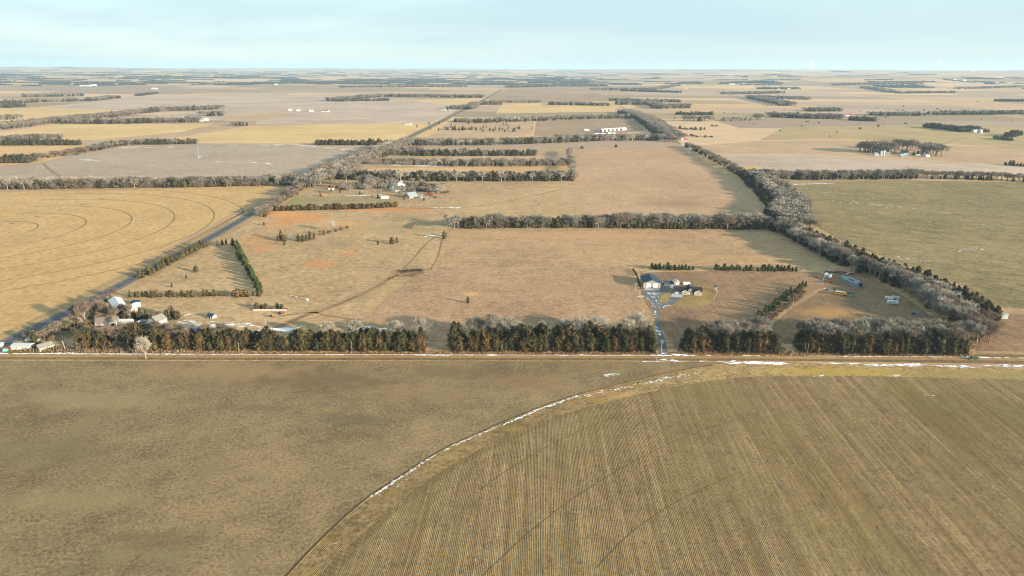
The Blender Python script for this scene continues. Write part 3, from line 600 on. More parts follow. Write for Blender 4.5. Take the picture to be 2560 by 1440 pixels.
def with_stem(g, Hh, r):
    V = []; m = 4
    for z, q in ((0, r), (Hh*.35, r*.8), (Hh*.7, r*.35)):
        for k in range(m): V.append((q*math.cos(k*math.pi/2), q*math.sin(k*math.pi/2), z))
    Q = [(j*m+k, j*m+(k+1) % m, (j+1)*m+(k+1) % m, (j+1)*m+k) for j in range(2) for k in range(m)]
    for k in range(5):
        a_ = k*1.256; n0 = len(V); e = (Hh*.28*math.cos(a_), Hh*.28*math.sin(a_), Hh*.66); b_ = (0, 0, Hh*(.25+.04*k)); w_ = r*.4
        V += [(b_[0]-w_, b_[1], b_[2]), (b_[0]+w_, b_[1], b_[2]), (e[0]+.05, e[1], e[2]), (e[0]-.05, e[1], e[2])]; Q.append((n0, n0+1, n0+2, n0+3))
    return join([g, (np.array(V), np.array(Q), np.full(len(V), .25))])
def meshify(name, g, mat): return np_mesh(name, g[0], g[1], g[2], mat)
def trunk_mesh(h, r, mat):
    mb = MB(); mb.tube((0, 0, -.1), (.05, .03, h*.5), r, r*.7, 7); mb.tube((.05, .03, h*.5), (0, 0, h), r*.7, r*.25, 7)
    for i in range(6):
        a = i*1.05; z = h*(.3+.1*i); mb.tube((0, 0, z), (math.cos(a)*h*.12, math.sin(a)*h*.12, z+h*.06), r*.3, r*.1, 4)
    return mb.mesh('trunk', mat)
# prototypes: heights normalised to metres given here, later scaled
PROTO = {}
for kind, shape, Hh, Rr, lf in (('rust', 'cedar', 8, 1.9, .55), ('olive', 'cedar', 8, 1.9, .55), ('dark', 'cedar', 8, 2.0, .55), ('green', 'pine', 8, 2.0, .6), ('rusthedge', 'round', 6, 2.3, .55), ('brush', 'round', 3, 1.8, .5)):
    mat = VM[{'rusthedge': 'rust'}.get(kind, kind)]
    PROTO[kind] = dict(H=Hh, hi=[evergreen(900, Hh, Rr, shape, lf) for _ in range(5)], lo=[evergreen(150, Hh, Rr, shape, lf*2.1) for _ in range(4)], min=[evergreen(40, Hh, Rr, shape, lf*3.2) for _ in range(4)], mat=mat)
for kind, Rr, n, wd in (('bare', 4.9, 2600, .11), ('brown', 5.0, 2600, .10), ('pale', 5.2, 2800, .115)):
    hi = [bare(n, 11, Rr*k, wd) for k in (.85, 1, 1.12, .95, .7)]
    PROTO[kind] = dict(H=11, hi=[h[1] for h in hi], limbs=[h[0] for h in hi], lo=[with_stem(bare(560, 11, Rr, wd*2.9)[1], 11, .38) for _ in range(4)], min=[with_stem(bare(130, 11, Rr, .9)[1], 11, .45) for _ in range(4)], mat=VM[kind])
MESHC = {}
def proto_mesh(kind, i):
    if (kind, i) not in MESHC:
        P = PROTO[kind]; bk = 'limbs' in P
        cm = meshify('crown', P['hi'][i], P['mat'])
        tm = P['limbs'][i].mesh('trunk', M_PBARK if kind in ('pale', 'bare') else M_BARK) if bk else trunk_mesh(P['H']*.8, .2, M_BARK)
        MESHC[kind, i] = (cm, tm)
    return MESHC[kind, i]
TREES = []    # (x, y, kind, height, belt, variant, width factor)
def add_tree(x, y, kind, h, belt, wf=1.0): TREES.append((x, y, kind, h*(1.3 if belt == 'FAR' else 1.2 if belt.startswith(('in ', 'behind', 'along')) else 1.05), belt, R.random(), wf*(1.2 if belt == 'FAR' else 1)))
def belt(name, pts, rows, spacing, kinds, hc, hb, side=1, rowgap=4.5, gap=.04, wf=1.0, world=None, jit=.42):
    """rows of trees beside a pixel polyline; rows step to the left of the direction of travel (side=1)"""
    P = W(pts) if world is None else world
    if P[0].length > 720 and name != 'FAR': spacing *= .72; wf *= 1.22
    if name == 'FAR': spacing *= .7; wf *= 1.25; rowgap *= .8; rows += 1
    seg = [(P[i+1]-P[i]).length for i in range(len(P)-1)]; tot = sum(seg)
    for r_ in range(rows):
        s = R.uniform(0, spacing)
        while s < tot:
            u = s; i = 0
            while u > seg[i] and i < len(seg)-1: u -= seg[i]; i += 1
            d = (P[i+1]-P[i])/seg[i]; c = P[i]+d*u+Vector((-d.y, d.x, 0))*side*(r_*rowgap+R.uniform(-jit, jit)*rowgap)
            kk = kinds[min(r_, len(kinds)-1)] if isinstance(kinds[0], (list, tuple)) else kinds
            k = R.choice(kk); isb = k in ('bare', 'brown', 'pale')
            if R.random() > gap: add_tree(c.x, c.y, k, (R.uniform(*hb) if isb else R.uniform(hc[0]*.68, hc[1]*1.04)+(hc[1]*.12 if R.random() < .12 else 0))*(.45 if k == 'brush' else 1), name, wf*R.uniform(.95, 1.4))
            s += spacing*R.uniform(.7, 1.2)*(1.25 if isb else 1)
C3 = ['rust', 'olive', 'dark', 'olive', 'rust', 'olive', 'dark']; CD = ['dark', 'dark', 'olive', 'rust']; DB = ['dark', 'dark', 'olive', 'bare']; BB = ['bare', 'brown', 'pale']; MX = ['dark', 'bare', 'dark', 'pale', 'olive']
# the belts, nearest first
belt('in the roadside belt near the highway corner', [(190, 873), (330, 875), (480, 876)], 3, 4.3, [['rust', 'olive', 'rust', 'brush'], ['rust', 'olive', 'dark'], ['dark', 'olive', 'brown']], (7, 11), (7, 10), gap=.16)
belt('in the roadside belt between the bare road tree and the power pole', [(490, 876), (640, 877), (780, 878)], 3, 3.9, [C3, C3, CD], (8.5, 12), (9, 12), gap=.1)
belt('in the roadside belt left of the open field gap', [(785, 878), (920, 878), (1062, 879)], 3, 3.9, [C3, C3, CD], (8.5, 12), (9, 12), gap=.05)
belt('in the middle roadside belt right of the open field gap', [(1122, 878), (1250, 878), (1380, 878)], 4, 4.0, [C3, CD, CD, CD], (8.5, 12.5), (9, 12), gap=.05)
belt('in the middle roadside belt left of the gravel driveway', [(1385, 878), (1510, 879), (1632, 879)], 4, 4.0, [C3, CD, CD, CD], (9, 13), (9, 12), gap=.04)
belt('in the short roadside belt right of the gravel driveway', [(1700, 869), (1720, 880), (1830, 881), (1945, 883)], 4, 4.1, [['olive', 'rust', 'dark'], CD, ['dark'], ['dark', 'bare']], (8, 12), (9, 12), gap=.05)
belt('in the right roadside belt left of the crossarm pole', [(2000, 884), (2100, 884), (2240, 885)], 4, 4.2, [['olive', 'dark', 'rust'], CD, ['dark', 'brown'], ['dark', 'bare']], (8, 11.5), (9, 12), gap=.05)
belt('in the right roadside belt beside the crossarm pole', [(2245, 885), (2340, 886), (2415, 886)], 4, 4.2, [['olive', 'dark', 'dark'], CD, ['dark', 'brown'], ['dark', 'bare']], (8, 11.5), (9, 12), gap=.05)
belt('behind the right roadside belt', [(2010, 856), (2120, 858), (2260, 858), (2400, 858)], 3, 5.6, [['bare', 'pale'], ['bare', 'bare', 'brown'], ['bare', 'pale']], (9, 12), (9, 13), gap=.12, rowgap=6)
belt('behind the left roadside belt', [(800, 846), (900, 848), (1060, 850)], 1, 13, [['bare', 'pale', 'pale']], (8, 11), (10, 15), gap=.2)
belt('behind the middle roadside belt', [(1180, 852), (1400, 852), (1620, 850)], 1, 11, [['bare', 'pale', 'pale']], (8, 11), (10, 16), gap=.2)
belt('behind the short roadside belt', [(1745, 850), (1840, 848), (1900, 835)], 2, 7, [['bare', 'pale'], ['bare', 'pale']], (8, 11), (8, 12), gap=.2)
DG = [(2420, 858), (2360, 800), (2290, 742), (2200, 700), (2120, 672)]
belt('in the wide tree belt behind the farmyard', DG, 4, 5.6, [['pale', 'bare', 'brush', 'dark'], ['bare', 'pale', 'brown'], ['bare', 'brown', 'dark'], ['dark', 'brown', 'pale']], (9, 12), (9, 13), side=-1, rowgap=5.2, gap=.06)
DG2 = [(2450, 800), (2400, 760), (2300, 718), (2200, 683), (2120, 650), (2040, 612)]
belt('along the field side of the wide right belt', DG2, 3, 4.6, [['dark'], ['dark', 'brown'], ['dark', 'dark', 'rust']], (9, 12), (8, 10), side=-1, rowgap=5, gap=.03)
belt('beside the brown lot at the belt end', [(2420, 850), (2440, 810), (2455, 790)], 2, 6, [['brown', 'bare'], ['brown']], (5, 8), (7, 10), side=-1, rowgap=6)
DG3 = [(2110, 665), (2040, 632), (1985, 600), (1930, 575)]
belt('in the right belt between the two hay fields and the wheat', DG3, 4, 6.5, [['bare', 'pale', 'dark'], ['bare', 'dark'], ['dark'], ['dark', 'dark', 'olive']], (8, 12), (10, 15), side=-1, rowgap=6, gap=.06)
DG4 = [(1930, 572), (1915, 545), (1925, 520), (1900, 490), (1870, 460), (1850, 440)]
belt('in the bulging wood left of the wheat field', DG4, 7, 7, [['dark'], ['dark'], MX, ['bare', 'pale'], ['bare', 'pale'], ['bare']], (6.5, 9.5), (9, 13), side=-1, rowgap=8, gap=.08)
belt('at the corner of the bulging wood', [(1935, 545), (1945, 520)], 4, 8, [['pale', 'bare']], (8, 11), (11, 15), side=-1, rowgap=8)
belt('in the thin tree line north of the bulging wood', [(1850, 440), (1800, 410), (1760, 388), (1712, 366)], 2, 7, [['brush', 'dark', 'bare'], ['bare', 'brown']], (6, 9), (7, 11), side=-1, rowgap=6, gap=.2)
belt('in the middle cross field tree row, left half', [(1128, 571), (1300, 569), (1520, 569)], 2, 5.5, [['dark', 'olive', 'bare', 'brush', 'dark'], ['dark', 'bare', 'brown']], (8, 12), (9, 13), rowgap=6, gap=.05)
belt('in the middle cross field tree row, right half', [(1520, 570), (1700, 572), (1925, 573)], 3, 5.5, [['dark', 'olive', 'brush', 'brown'], ['dark', 'brush', 'bare'], ['pale', 'bare']], (6, 9), (10, 15), rowgap=5, gap=.05)
belt('in the long tree row beyond the golden corn field', [(-160, 480), (0, 474), (240, 470), (480, 468), (735, 463)], 3, 7.5, [['dark', 'bare', 'olive', 'brush'], ['bare', 'dark', 'brown'], ['bare', 'pale']], (8, 11), (10, 14), rowgap=8, gap=.05)
belt('in the cedar hedge along the highway', [(345, 697), (400, 668), (460, 638), (515, 612)], 2, 4, [['rust', 'olive'], ['olive']], (4.5, 6.5), (6, 8), side=-1, rowgap=4, gap=.03)
belt('in the green conifer row beside the small paddock', [(655, 737), (632, 700), (605, 650), (585, 612)], 1, 6.2, [['green']], (5, 7.5), (6, 8), gap=.0, wf=1.3)
belt('in the rusty cedar row above the left farmstead', [(300, 743), (420, 742), (540, 741), (655, 741)], 1, 3.4, [['rusthedge', 'rust', 'olive']], (3.6, 5.2), (6, 8), gap=.08)
belt('in the clipped cedar hedge below the green lot', [(688, 527), (800, 524), (920, 521), (990, 517)], 1, 3.2, [['rusthedge', 'rusthedge', 'dark']], (5, 6.5), (6, 8), gap=0)
belt('in the pine row beyond the shop', [(1625, 673), (1665, 675), (1735, 676)], 1, 3.8, [['green', 'dark', 'green']], (3.5, 5.6), (6, 8), gap=.08, wf=1.45)
belt('in the pine row beyond the planted ground', [(1785, 676), (1880, 677), (1995, 679)], 1, 3.5, [['green', 'green', 'dark']], (3.5, 5.8), (6, 8), gap=.05, wf=1.45)
belt('in the slanting pine row beside the farm lane', [(1888, 806), (1930, 772), (1970, 742), (2012, 716)], 1, 4.6, [['green']], (4.6, 6.2), (6, 8), gap=0)
belt('in the low brush beside the slanting pine row', [(1915, 802), (1950, 775), (2010, 728)], 1, 5, [['brush', 'brown', 'brush']], (6, 8), (3.5, 5), gap=.1)
belt('in the hedge above the machinery lot', [(640, 773), (720, 773)], 1, 4, [['rusthedge', 'brush']], (3.5, 4.5), (6, 8), gap=0)
belt('around the cream farmhouse', [(300, 798), (330, 800), (450, 800)], 2, 4.5, [['dark', 'rust'], ['olive', 'rust']], (5, 8), (6, 8), rowgap=4, gap=.08)
belt('below the cream farmhouse', [(190, 850), (330, 846), (480, 848), (620, 850)], 2, 8, [['brown', 'rust', 'brush'], ['brown', 'brush']], (6, 9), (7, 10), rowgap=6, gap=.15)
belt('in the thicket beside the highway corner', [(60, 858), (110, 838), (190, 812), (230, 790)], 3, 6, [['brush', 'brown'], ['brush', 'brown', 'dark'], ['brown', 'brush']], (6, 8), (5, 8), side=-1, rowgap=7, gap=.15)
belt('around the white long shed', [(232, 782), (270, 752), (300, 742)], 1, 5, [['rust', 'dark', 'brown']], (5, 8), (7, 9), gap=0)
belt('below the cream farmhouse', [(230, 832), (330, 830), (470, 832)], 1, 5, [['brown', 'rust', 'brown', 'olive']], (5, 7), (6, 8), gap=.1)
belt('around the left farmhouses', [(215, 790), (250, 785), (330, 792)], 1, 5, [['brown', 'brown', 'dark']], (5, 7), (8, 11), gap=.1)
for x, y, k, h in ((213, 806, 'brown', 16), (190, 800, 'brown', 11), (290, 808, 'brown', 12), (325, 800, 'brown', 11), (265, 798, 'brown', 11), (240, 800, 'dark', 7), (200, 818, 'pale', 7), (290, 816, 'pale', 7), (430, 793, 'brown', 9), (448, 796, 'rust', 6)): p = at(x, y); add_tree(p.x, p.y, k, h, 'around the left farmhouses')
belt('in the thick grove along the far side of the highway', [(735, 470), (800, 440), (850, 418), (900, 396), (960, 372), (1010, 360)], 4, 9, [['brown', 'dark', 'bare'], ['bare', 'pale'], ['bare', 'dark'], ['bare']], (8, 11), (10, 15), side=-1, rowgap=11, gap=.06)
belt('beside the highway left of the green lot', [(640, 545), (680, 515), (720, 488), (760, 462), (800, 446)], 2, 6, [['brush', 'brown', 'bare'], ['bare', 'brown', 'olive']], (7, 9), (7, 11), side=-1, rowgap=8, gap=.08)
belt('in the tree row behind the middle farmstead', [(820, 448), (1000, 452), (1200, 453), (1435, 452)], 3, 7, [MX, ['dark', 'bare'], ['dark', 'dark', 'bare']], (9, 13), (10, 14), rowgap=9, gap=.05)
belt('in the bare row above the yellow strip', [(940, 412), (1100, 415), (1260, 416), (1425, 414)], 2, 9, [['bare', 'dark', 'bare'], ['bare', 'dark', 'brown']], (8, 11), (9, 13), rowgap=12, gap=.1)
belt('at the east end of the stacked tree rows', [(1432, 448), (1430, 415), (1422, 380)], 1, 9, [['bare']], (8, 11), (9, 13), gap=.15)
belt('in the cedar row above the tan strip', [(1000, 389), (1200, 390), (1345, 389)], 2, 8, [['dark', 'dark', 'bare'], ['dark', 'bare']], (9, 12), (10, 12), rowgap=10)
belt('in the second bare grove near the highway', [(900, 408), (960, 392), (1000, 386), (1060, 385)], 3, 11, [['bare', 'brown', 'dark']], (8, 11), (10, 14), rowgap=14)
belt('in the long row below the hoop sheds', [(1020, 364), (1200, 363), (1400, 357), (1500, 352), (1660, 351)], 3, 8, [MX, ['dark', 'bare', 'bare'], ['bare']], (9, 12), (10, 14), rowgap=12, gap=.05)
belt('in the cedar rows north of the cedar pasture', [(1130, 306), (1200, 307), (1330, 303)], 4, 12, [['dark', 'dark', 'bare'], MX], (9, 12), (10, 13), rowgap=18)
belt('in the cedar row north of the terraced field', [(1340, 303), (1420, 299), (1500, 297), (1590, 296)], 3, 11, [['dark', 'dark', 'bare'], MX], (10, 13), (10, 14), rowgap=16)
belt('in the curving wood right of the hoop sheds', [(1545, 282), (1590, 298), (1620, 322), (1655, 350)], 5, 12, [['dark'], ['dark', 'bare'], ['bare'], ['bare']], (9, 12), (11, 15), side=1, rowgap=15)
belt('near the red roofed barns at the tree line corner', [(1660, 354), (1700, 356)], 2, 9, [['bare', 'brown']], (8, 11), (10, 14), rowgap=12)
belt('in the long belt on the far side of the wheat field', [(1918, 449), (2080, 449), (2300, 447)], 3, 7.5, [['dark', 'bare'], ['dark', 'dark', 'bare'], ['bare', 'brown']], (8, 11), (9, 13), rowgap=9, gap=.03)
belt('in the thin right end of the long belt', [(2300, 447), (2420, 449), (2640, 459)], 2, 10, [['dark', 'bare', 'brown'], ['bare', 'brown']], (7, 10), (9, 13), rowgap=9, gap=.1)
belt('in the grove around the right hand farmstead', [(2143, 378), (2180, 384), (2240, 384)], 4, 11, [['brown', 'bare']], (8, 11), (16, 21), rowgap=14)
belt('in the grove around the right hand farmstead', [(2245, 376), (2290, 377)], 3, 11, [['brown']], (8, 11), (16, 21), rowgap=14)
belt('in the grove around the right hand farmstead', [(2305, 389), (2355, 391)], 4, 10, [['brown', 'bare']], (8, 11), (17, 23), rowgap=14)
belt('in the grove around the right hand farmstead', [(2280, 388), (2320, 390)], 1, 14, [['bare', 'dark']], (8, 11), (8, 10))
# singles
for x, y, k, h, wh in ((1170, 758, 'rust', 5.6, 'standing alone in the wide hay field'), (1111, 597, 'rust', 9.5, 'at the left end of the middle tree row'), (660, 563, 'rusthedge', 4, 'alone on the orange grass beside the highway'), (490, 680, 'rusthedge', 5, 'in the small paddock'), (466, 697, 'green', 3.6, 'in the small paddock'), (430, 719, 'green', 3.6, 'in the small paddock corner'),
                   (945, 612, 'rust', 5, 'left of the pasture pair'), (980, 610, 'rusthedge', 6.5, 'in the pasture pair'), (993, 607, 'rust', 6, 'in the pasture pair'), (695, 603, 'rust', 6, 'in the pasture clump'), (703, 600, 'rust', 9, 'in the pasture clump'), (711, 603, 'rusthedge', 6, 'in the pasture clump'), (711, 613, 'rust', 6, 'below the pasture clump'),
                   (746, 603, 'dark', 7, 'in the dark pasture thicket'), (757, 604, 'dark', 7, 'in the dark pasture thicket'), (766, 602, 'dark', 6.5, 'in the dark pasture thicket'), (775, 599, 'dark', 8, 'in the dark pasture thicket'), (785, 597, 'dark', 6, 'in the dark pasture thicket'), (800, 588, 'rust', 5, 'by the draw'), (810, 588, 'rust', 7, 'by the draw'), (822, 583, 'brush', 3.5, 'by the draw'), (840, 579, 'brush', 3, 'by the draw'), (853, 575, 'brush', 3, 'by the draw'), (868, 571, 'brush', 3, 'by the draw'),
                   (545, 614, 'rust', 6.5, 'at the top of the small paddock'), (556, 612, 'dark', 6, 'at the top of the small paddock'), (566, 610, 'rust', 6, 'at the top of the small paddock'), (500, 618, 'rust', 7, 'beside the highway at the hedge end'), (830, 577, 'pale', 11, 'above the draw'), (640, 700, 'brush', 3, 'beside the green conifer row'), (1118, 560, 'bare', 12, 'at the left end of the middle tree row'),
                   (1225, 852, 'green', 14.5, 'the lone big pine in the middle roadside belt'), (1490, 340, 'dark', 7, 'by the hoop sheds'), (1112, 590, 'brush', 4, 'beside the dry creek'), (1455, 372, 'brush', 6, 'on the tan rise'), (1540, 368, 'brush', 6, 'on the tan rise')):
    p = at(x, y); add_tree(p.x, p.y, k, h, wh)
for x, y, h in ((935, 478, 17), (925, 470, 20), (905, 468, 18), (960, 480, 13), (1010, 485, 12), (1040, 478, 13), (1060, 478, 14), (1075, 487, 12), (1090, 480, 13), (1020, 476, 13), (872, 488, 15), (990, 478, 11), (1095, 492, 11), (980, 486, 9), (1000, 490, 8), (1022, 484, 10), (1035, 488, 9), (1050, 484, 11), (1066, 484, 10), (1082, 476, 11), (950, 490, 10), (915, 482, 13), (885, 480, 12), (860, 478, 11), (1012, 470, 12), (1030, 466, 13), (1056, 468, 12), (968, 470, 12), (945, 468, 15)): p = at(x, y); add_tree(p.x, p.y, 'bare', h, 'around the middle farmstead')
belt('behind the middle farmstead lots', [(850, 474), (930, 470), (990, 470)], 2, 8, [['bare', 'brown', 'brush', 'bare']], (6, 8), (9, 13), rowgap=9, gap=.15)
belt('behind the scrap rows of the middle farmstead', [(1020, 480), (1060, 478), (1098, 486)], 3, 8, [['bare', 'brush', 'brown', 'pale']], (6, 8), (8, 12), rowgap=9, gap=.15)
for x, y in ((828, 478), (850, 482), (900, 488), (930, 492), (945, 496), (1010, 500), (1060, 502), (745, 487), (800, 484)): p = at(x, y); add_tree(p.x, p.y, 'dark', R.uniform(4, 7), 'around the middle farmstead')
for _ in range(62):
    x = R.uniform(1040, 1335); y = R.uniform(304, 333) if R.random() < .6 else R.uniform(318, 330)
    if x < 1130+(300-y)*1.2+40 and R.random() < .7: continue
    p = at(x, y); add_tree(p.x, p.y, 'dark', R.uniform(5, 9), 'in the pale cedar pasture')
for cx in (1120, 1145, 1165, 1185): p = at(cx, 325); [add_tree(p.x+R.uniform(-25, 25), p.y+R.uniform(-12, 12), 'dark', R.uniform(6, 10), 'in the pale cedar pasture') for _ in range(8)]
# far belts (two or three pixels tall): (points, rows, spacing, kinds, height)
D_, B_ = ['dark'], ['bare', 'brown', 'bare', 'dark']
for pts, rows, sp, kk, hh in (
    ([(0, 364), (195, 363)], 2, 8, D_, 9), ([(5, 357), (60, 356), (160, 352)], 2, 13, B_, 13), ([(235, 378), (290, 366), (330, 362), (487, 360)], 2, 9, ['dark', 'dark', 'bare'], 9), ([(120, 395), (180, 388), (230, 378)], 2, 12, ['brush', 'brown'], 8), ([(-100, 408), (70, 407)], 3, 8, D_, 10), ([(80, 402), (105, 401)], 1, 9, B_, 10),
    ([(792, 363), (900, 363), (968, 362)], 2, 8, D_, 9), ([(-200, 328), (0, 326), (60, 319), (140, 308)], 4, 14, B_, 13), ([(140, 307), (260, 296), (390, 280), (560, 273)], 3, 14, B_, 13), ([(150, 310), (300, 310), (500, 305)], 3, 14, ['bare', 'dark', 'brown'], 12), ([(495, 291), (555, 291)], 2, 18, B_, 13), ([(588, 316), (620, 314)], 2, 12, B_, 10),
    ([(-50, 263), (0, 259), (240, 252), (300, 245)], 3, 18, ['dark', 'dark', 'bare'], 12), ([(20, 270), (62, 267)], 3, 14, D_, 14), ([(58, 243), (210, 240)], 3, 18, ['dark', 'bare'], 13), ([(350, 240), (395, 234)], 2, 20, ['dark'], 10), ([(0, 300), (60, 298)], 2, 16, B_, 12),
    ([(830, 253), (960, 242), (1210, 245)], 3, 15, B_, 14), ([(840, 254), (975, 252)], 2, 18, D_, 11), ([(850, 219), (990, 218), (1170, 217)], 3, 22, ['dark', 'bare'], 13), ([(1270, 219), (1400, 216), (1520, 216)], 3, 20, ['dark', 'dark', 'bare'], 15), ([(1340, 208), (1430, 204)], 6, 22, ['dark'], 14), ([(865, 204), (1020, 203)], 5, 24, ['dark'], 14), ([(1120, 274), (1175, 273)], 3, 15, B_, 12), ([(1180, 274), (1200, 262), (1255, 262)], 3, 14, B_, 12), ([(1205, 257), (1355, 257)], 2, 18, B_, 9),
    ([(1370, 262), (1520, 265)], 2, 15, ['dark', 'bare'], 12), ([(1480, 226), (1640, 225), (1700, 215)], 3, 20, B_, 14), ([(1550, 228), (1700, 232)], 2, 18, D_, 12), ([(1520, 252), (1700, 256)], 2, 18, ['dark', 'bare'], 12), ([(1610, 258), (1640, 272), (1730, 270)], 3, 15, B_, 14), ([(1545, 262), (1620, 262)], 3, 16, B_, 13),
    ([(1690, 287), (1782, 288)], 2, 10, D_, 10), ([(1715, 304), (1785, 303)], 2, 18, B_, 13), ([(1800, 303), (1880, 302)], 1, 22, ['bare', 'dark'], 10), ([(1895, 300), (1900, 298)], 1, 10, ['bare'], 15), ([(1918, 293), (2020, 297), (2110, 298)], 4, 14, B_, 13), ([(2020, 279), (2110, 279)], 4, 17, ['dark', 'bare'], 12), ([(2122, 301), (2188, 304)], 3, 9, D_, 11), ([(2190, 290), (2320, 290)], 4, 20, ['dark', 'bare'], 10), ([(2340, 288), (2460, 287), (2600, 285)], 4, 17, ['dark', 'bare', 'dark'], 11),
    ([(2305, 318), (2360, 324), (2400, 330), (2450, 327)], 3, 9, D_, 11), ([(2458, 331), (2476, 331)], 2, 9, D_, 8), ([(2480, 346), (2520, 352)], 1, 12, D_, 8), ([(2530, 343), (2550, 338)], 2, 10, D_, 10), ([(1865, 245), (1940, 260), (1955, 265)], 4, 18, B_, 14), ([(1880, 245), (2020, 250)], 4, 20, B_, 13), ([(1815, 236), (1960, 233)], 4, 20, ['bare', 'dark'], 13), ([(1895, 223), (2000, 223)], 4, 20, ['dark', 'bare'], 13), ([(2150, 220), (2220, 232)], 4, 22, ['dark', 'bare'], 13), ([(2245, 234), (2390, 232)], 2, 20, D_, 12), ([(2080, 214), (2310, 211)], 4, 26, B_, 14), ([(1700, 210), (1760, 208)], 3, 22, ['dark'], 14), ([(1800, 210), (1925, 206)], 2, 24, D_, 14), ([(2400, 223), (2560, 218)], 3, 26, B_, 13), ([(2490, 254), (2600, 255)], 3, 14, D_, 12), ([(1650, 320), (1760, 326)], 1, 22, ['brush', 'dark'], 8), ([(1660, 335), (1770, 345)], 1, 26, ['brush'], 7), ([(2510, 413), (2560, 417)], 1, 10, ['dark'], 6), ([(1380, 352), (1455, 350)], 1, 9, ['bare'], 10)):
    belt('FAR', pts, rows, sp, kk, (hh*.8, hh*1.15), (hh*.85, hh*1.2), rowgap=sp*1.1)
for _ in range(110):
    x = R.uniform(1660, 2560); y = R.triangular(250, 345, 270); p = at(x, y); add_tree(p.x, p.y, R.choice(['dark', 'brush', 'bare']), R.uniform(2.5, 5), 'FAR')
# ------------------------------------------------------------------ make the trees
ORD = ['first', 'second', 'third', 'fourth', 'fifth', 'sixth', 'seventh', 'eighth', 'ninth', 'tenth', 'eleventh', 'twelfth', 'thirteenth', 'fourteenth', 'fifteenth', 'sixteenth', 'seventeenth', 'eighteenth', 'nineteenth', 'twentieth']
KN = dict(rust=('rust brown cedar', 'cedar tree', 'cedar_tree', 'cedar'), olive=('olive brown cedar', 'cedar tree', 'cedar_tree', 'cedar'), dark=('dark green cedar', 'cedar tree', 'cedar_tree', 'cedar'), rusthedge=('round rusty cedar', 'cedar tree', 'cedar_tree', 'cedar'),
          green=('bright green pine', 'pine tree', 'pine_tree', 'pine'), brush=('dry brown bush', 'bush', 'bush', 'bush'), bare=('bare grey tree', 'bare tree', 'bare_tree', 'bare'), brown=('bare brown tree', 'bare tree', 'bare_tree', 'bare'), pale=('bare pale tree', 'bare tree', 'bare_tree', 'bare'))
recs = []
for tr in TREES:
    x, y, k, h, b, vr, wf = tr; z = float(height(x, y)) if math.hypot(x, y) > 3500 else 0.0
    p = proj(x, y, z)
    if p is None: continue
    app = h*F/p[2]*.4; vis = -40 < p[0] < 2600 and p[1] < 1500
    recs.append((app if vis else app*.01, p, z, tr, vis))
cls = {}
for r_ in recs: cls.setdefault(KN[r_[3][2]][3], []).append(r_)
stuff = []; single = []
for c_, lst in cls.items():
    lst.sort(key=lambda q: -q[0])
    cap = 298
    for i, q in enumerate(lst): (single if (i < cap and q[4] and q[0] > 1.5 and q[3][4] != 'FAR') else stuff).append(q)
bygrp = {}
for q in single: bygrp.setdefault((KN[q[3][2]][0], q[3][4]), []).append(q)
for (kn, wh), lst in bygrp.items():
    lst.sort(key=lambda q: q[1][0]); n = len(lst)
    for i, q in enumerate(lst):
        x, y, k, h, b, vr, wf = q[3]
        if n == 1: lab = f'{kn} {wh}'
        elif i < (n+1)//2 and i < 20: lab = f'{ORD[i]} {kn} from the left {wh}' if i else f'leftmost {kn} {wh}'
        elif n-1-i < 20: lab = f'{ORD[n-1-i]} {kn} from the right {wh}' if n-1-i else f'rightmost {kn} {wh}'
        else: lab = f'{kn} near the centre {wh}'
        ws = lab.split()
        if len(ws) > 16: lab = ' '.join(w_ for w_ in ws if w_ not in ('the',))
        ws = lab.split(); lab = ' '.join(ws[:16])
        P = PROTO[k]; vi = int(vr*len(P['hi'])); cm, tm = proto_mesh(k, vi)
        e = empty(KN[k][2], (x, y, q[2]), R.uniform(0, 6.28), lab, KN[k][1], f'{kn}s {wh}'[:70] if n > 1 else None)
        s = h/P['H']; e.scale = (s*wf, s*wf, s)
        c1 = link('crown', cm, e); c2 = link('trunk', tm, e)
print('single trees', len(single), 'stuff trees', len(stuff))
def merge(lst, name, label, cat):
    groups = {}
    for q in lst: groups.setdefault(q[3][2], []).append(q)
    V = []; Q = []; T = []; MI = []; mats = []; k0 = 0
    for kind, L in groups.items():
        P = PROTO[kind]; mats.append(P['mat']); mi = len(mats)-1
        for q in L:
            x, y, k, h, b, vr, wf = q[3]; src = P['hi'] if (q[0] > 13 and q[4]) else (P['lo'] if q[0] > 4.5 else P['min'])
            v, f, t_ = src[int(vr*len(src))]; s = h/P['H']; a = vr*50
            c, sn = math.cos(a), math.sin(a); vv = np.empty_like(v)
            vv[:, 0] = (v[:, 0]*c-v[:, 1]*sn)*s*wf+x; vv[:, 1] = (v[:, 0]*sn+v[:, 1]*c)*s*wf+y; vv[:, 2] = v[:, 2]*s+q[2]
            V.append(vv); Q.append(f+k0); T.append(np.clip((t_ if src is P['hi'] else t_*.85)+(vr-.5)*.7, 0, 1)); MI.append(np.full(len(f), mi)); k0 += len(v)
    me = np_mesh(name, np.vstack(V), np.vstack(Q), np.concatenate(T))
    for m_ in mats: me.materials.append(m_)
    me.polygons.foreach_set('material_index', np.concatenate(MI).astype(np.int32)); me.update()
    return tag(link(name, me), label, cat, kind='stuff')
sc = {}
for q in stuff: sc.setdefault(('far' if q[3][4] == 'FAR' else 'near', KN[q[3][2]][3]), []).append(q)
for (a_, c_), L in sc.items():
    nm = {'cedar': 'cedar_trees', 'bare': 'bare_trees', 'pine': 'pine_trees', 'bush': 'bushes'}[c_]
    merge(L, ('distant_' if a_ == 'far' else '')+nm, {'far': 'far off belts and woods of ', 'near': 'massed hidden rows of '}[a_]+{'cedar': 'dark cedars', 'bare': 'leafless trees', 'pine': 'pines', 'bush': 'dry bushes'}[c_], nm.replace('_', ' '))
